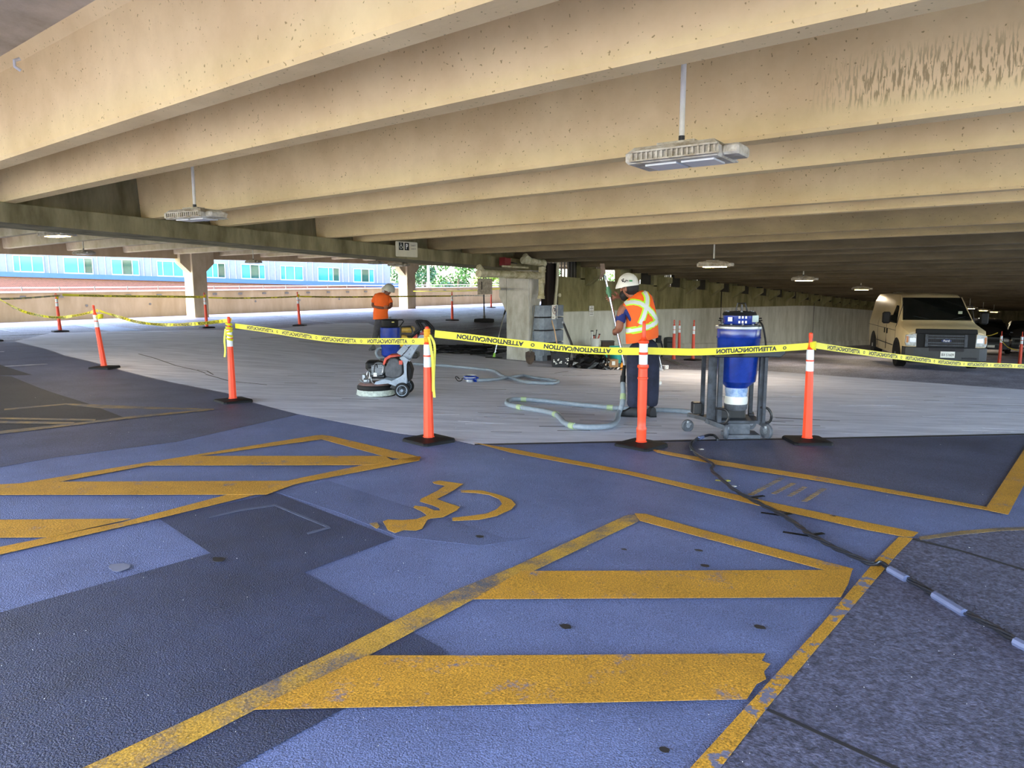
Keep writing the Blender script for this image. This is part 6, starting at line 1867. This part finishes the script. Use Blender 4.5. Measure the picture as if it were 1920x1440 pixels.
# front
MB().box((.03, 0, .82), (.05, 1.40, .36)).build('grille_surround', m_black, V)
gr = MB().box((.055, 0, .82), (.02, .86, .31)).build('grille', m_joint, V)
for z in (.69, .76, .88, .95):
    MB().box((.07, 0, z), (.03, .86, .03)).build('grille_bar', m_dusty, gr)
for y in (-.47, .47):
    MB().box((.07, y, .82), (.04, .07, .33)).build('grille_upright', m_dusty, gr)
gm_ = MB()
for i in range(20): gm_.box((.06, -.41+i*.043, .82), (.015, .008, .3))
gm_.build('grille_mesh', m_black, gr, kind='stuff')
MB().rings([[Vector((x, y, z)) for y, z in ((-.74, 1.00), (.74, 1.00), (.72, 1.13), (-.72, 1.13))] for x in (.075, -.06)]).build('hood_shield', m_black, V, bevel=.015)
badge = MB().lathe([(.09, 0), (.1, .01), (.095, .02)], 28, axis=(1, 0, 0), c=(.085, 0, .82), sy=1).build('badge', mat('badge_blue', (24, 40, 96), .3, var=0), V)
for v in badge.data.vertices: v.co.z = .82+(v.co.z-.82)*.42; v.co.y *= 1.25
letter('Ford', .14, (.108, 0, .82), (0, 1, 0), (0, 0, 1), m_wt, V, bold=.02, height=.045)
MB().rings([[Vector((x, y, z)) for x, y in ((-.25, -1.0), (.08, -.98), (.15, -.78), (.17, 0), (.15, .78), (.08, .98), (-.25, 1.0))] for z in (.28, .40, .64)]).build('bumper', mat('charcoal_bumper', (28, 29, 34), .35, rgb2=(18, 19, 22), scale=5), V, bevel=.015)
MB().box((.165, 0, .585), (.03, .82, .09)).build('bumper_slot', m_joint, V)
MB().box((.15, -.55, .36), (.04, .35, .05)).build('lower_vent', m_joint, V)
MB().box((.15, .55, .36), (.04, .35, .05)).build('lower_vent', m_joint, V)
MB().rings([[Vector((x, y, z)) for x, y in ((-.2, -.9), (.06, -.85), (.1, 0), (.06, .85), (-.2, .9))] for z in (.2, .29)]).build('air_dam', m_black, V)
pl = MB().box((.19, .03, .455), (.012, .34, .165), bev=0).build('licence_plate', m_sign, V, label='white licence plate reading BX 51609')
letter('BX·51609', .29, (.199, .03, .45), (0, 1, 0), (0, 0, 1), m_ink, pl, bold=.01, height=.075)
MB().box((-3.0, 0, .36), (4.4, 1.5, .16)).build('chassis', m_black, V)
MB().box((-2.45, 0, 1.45), (.03, 1.5, .9)).build('bulkhead', m_steel, V)

def car(px, py, rz, paint_m, label, suv=True, lights=True):
    g0 = atd(px, 600, py); g0.z = FZ(g0.x, g0.y)
    t = thing('car', g0, rz, label, 'car')
    H = 1.72 if suv else 1.45
    hb = 1.0 if suv else .85
    st = [(.0, .35, .74, .78, .60, .76, hb-.22, .66, hb-.14, .02), (-.15, .30, .84, .88, .70, .86, hb-.10, .76, hb-.04, .03), (-1.1, .28, .88, .92, .80, .88, hb, .78, hb+.06, .03), (-1.75, .28, .88, .92, .85, .74, H-.32, .62, H-.12, .03), (-2.1, .28, .88, .92, .85, .70, H-.18, .58, H, .03), (-3.7, .28, .88, .92, .85, .70, H-.18, .56, H-.02, .03), (-4.4, .30, .86, .90, .85, .80, hb+.05, .66, hb+.12, .02), (-4.55, .36, .8, .84, .7, .78, .85, .66, .9, .02)]
    MB().rings(body_rings(st)).build('body', paint_m, t, smooth=True)
    MB().rings([[Vector((x+.03, -w_, z)), Vector((x+.03, w_, z)), Vector((x, w_, z-.02)), Vector((x, -w_, z-.02))] for x, w_, z in ((-1.2, .74, hb+.11), (-1.72, .60, H-.10))]).build('windscreen', m_glassd, t)
    for s_ in (-1, 1):
        MB().rings([[Vector((x, s_*y, z)) for x, y, z in ((-1.45, .915, hb+.02), (-2.0, .745, H-.2), (-3.6, .745, H-.2), (-4.0, .905, hb+.02))], [Vector((x, s_*(y-.03), z)) for x, y, z in ((-1.45, .915, hb+.02), (-2.0, .745, H-.2), (-3.6, .745, H-.2), (-4.0, .905, hb+.02))]]).build('side_window', m_glassd, t)
        for x in (-.85, -3.6): wheel(t, x, s_*.82, .33, .21)
        MB().box((-1.5, s_*1.0, hb+.08), (.1, .16, .12), bev=.03).build('wing_mirror', paint_m, t)
        MB().box((-.02, s_*.62, hb-.27), (.10, .24, .12), bev=.02).build('headlight', m_hl, t)
    MB().box((.01, 0, hb-.30), (.04, .8, .16)).build('grille', m_black, t)
    MB().rings([[Vector((x, y, z)) for x, y in ((-.2, -.84), (.05, -.75), (.1, 0), (.05, .75), (-.2, .84))] for z in (.26, .5)]).build('bumper', paint_m, t, bevel=.02)
    MB().box((.11, 0, .42), (.01, .32, .12)).build('licence_plate', m_sign, t)
    return t
m_cb = mat('black_car_paint', (22, 24, 30), .15, var=0)
car(1862, 36, PI+math.radians(10), m_cb, 'dark car half hidden behind the right side of the van')
car(1922, 40, PI+math.radians(4), mat('charcoal_car_paint', (40, 42, 48), .2, var=0), 'dark car at the right edge of the photo')

# ------------------------------------------------------------ repeats carry a shared group phrase
_g = {}
for o in bpy.data.objects:
    if o.parent is None and 'category' in o: _g.setdefault(o['category'], []).append(o)
_names = {'delineator': 'orange delineator posts round the work area', 'tape': 'runs of yellow caution tape', 'tape knot': 'caution tape tied on the posts', 'light fitting': 'light fittings hanging under the roof', 'tree': 'trees beyond the parapet',
          'column': 'concrete columns of the car park', 'pipe': 'drain and riser pipes beside the near column', 'bucket': 'buckets in the heap by the wall', 'bag': 'black rubbish bags in the heap by the wall', 'rod': 'thin rods on the floor by the wall', 'hose': 'grey vacuum hoses on the concrete', 'vacuum': 'blue drum vacuums', 'car': 'dark cars beyond the van'}
for c, L in _g.items():
    if len(L) > 1 and c in _names:
        for o in L: o['group'] = _names[c]
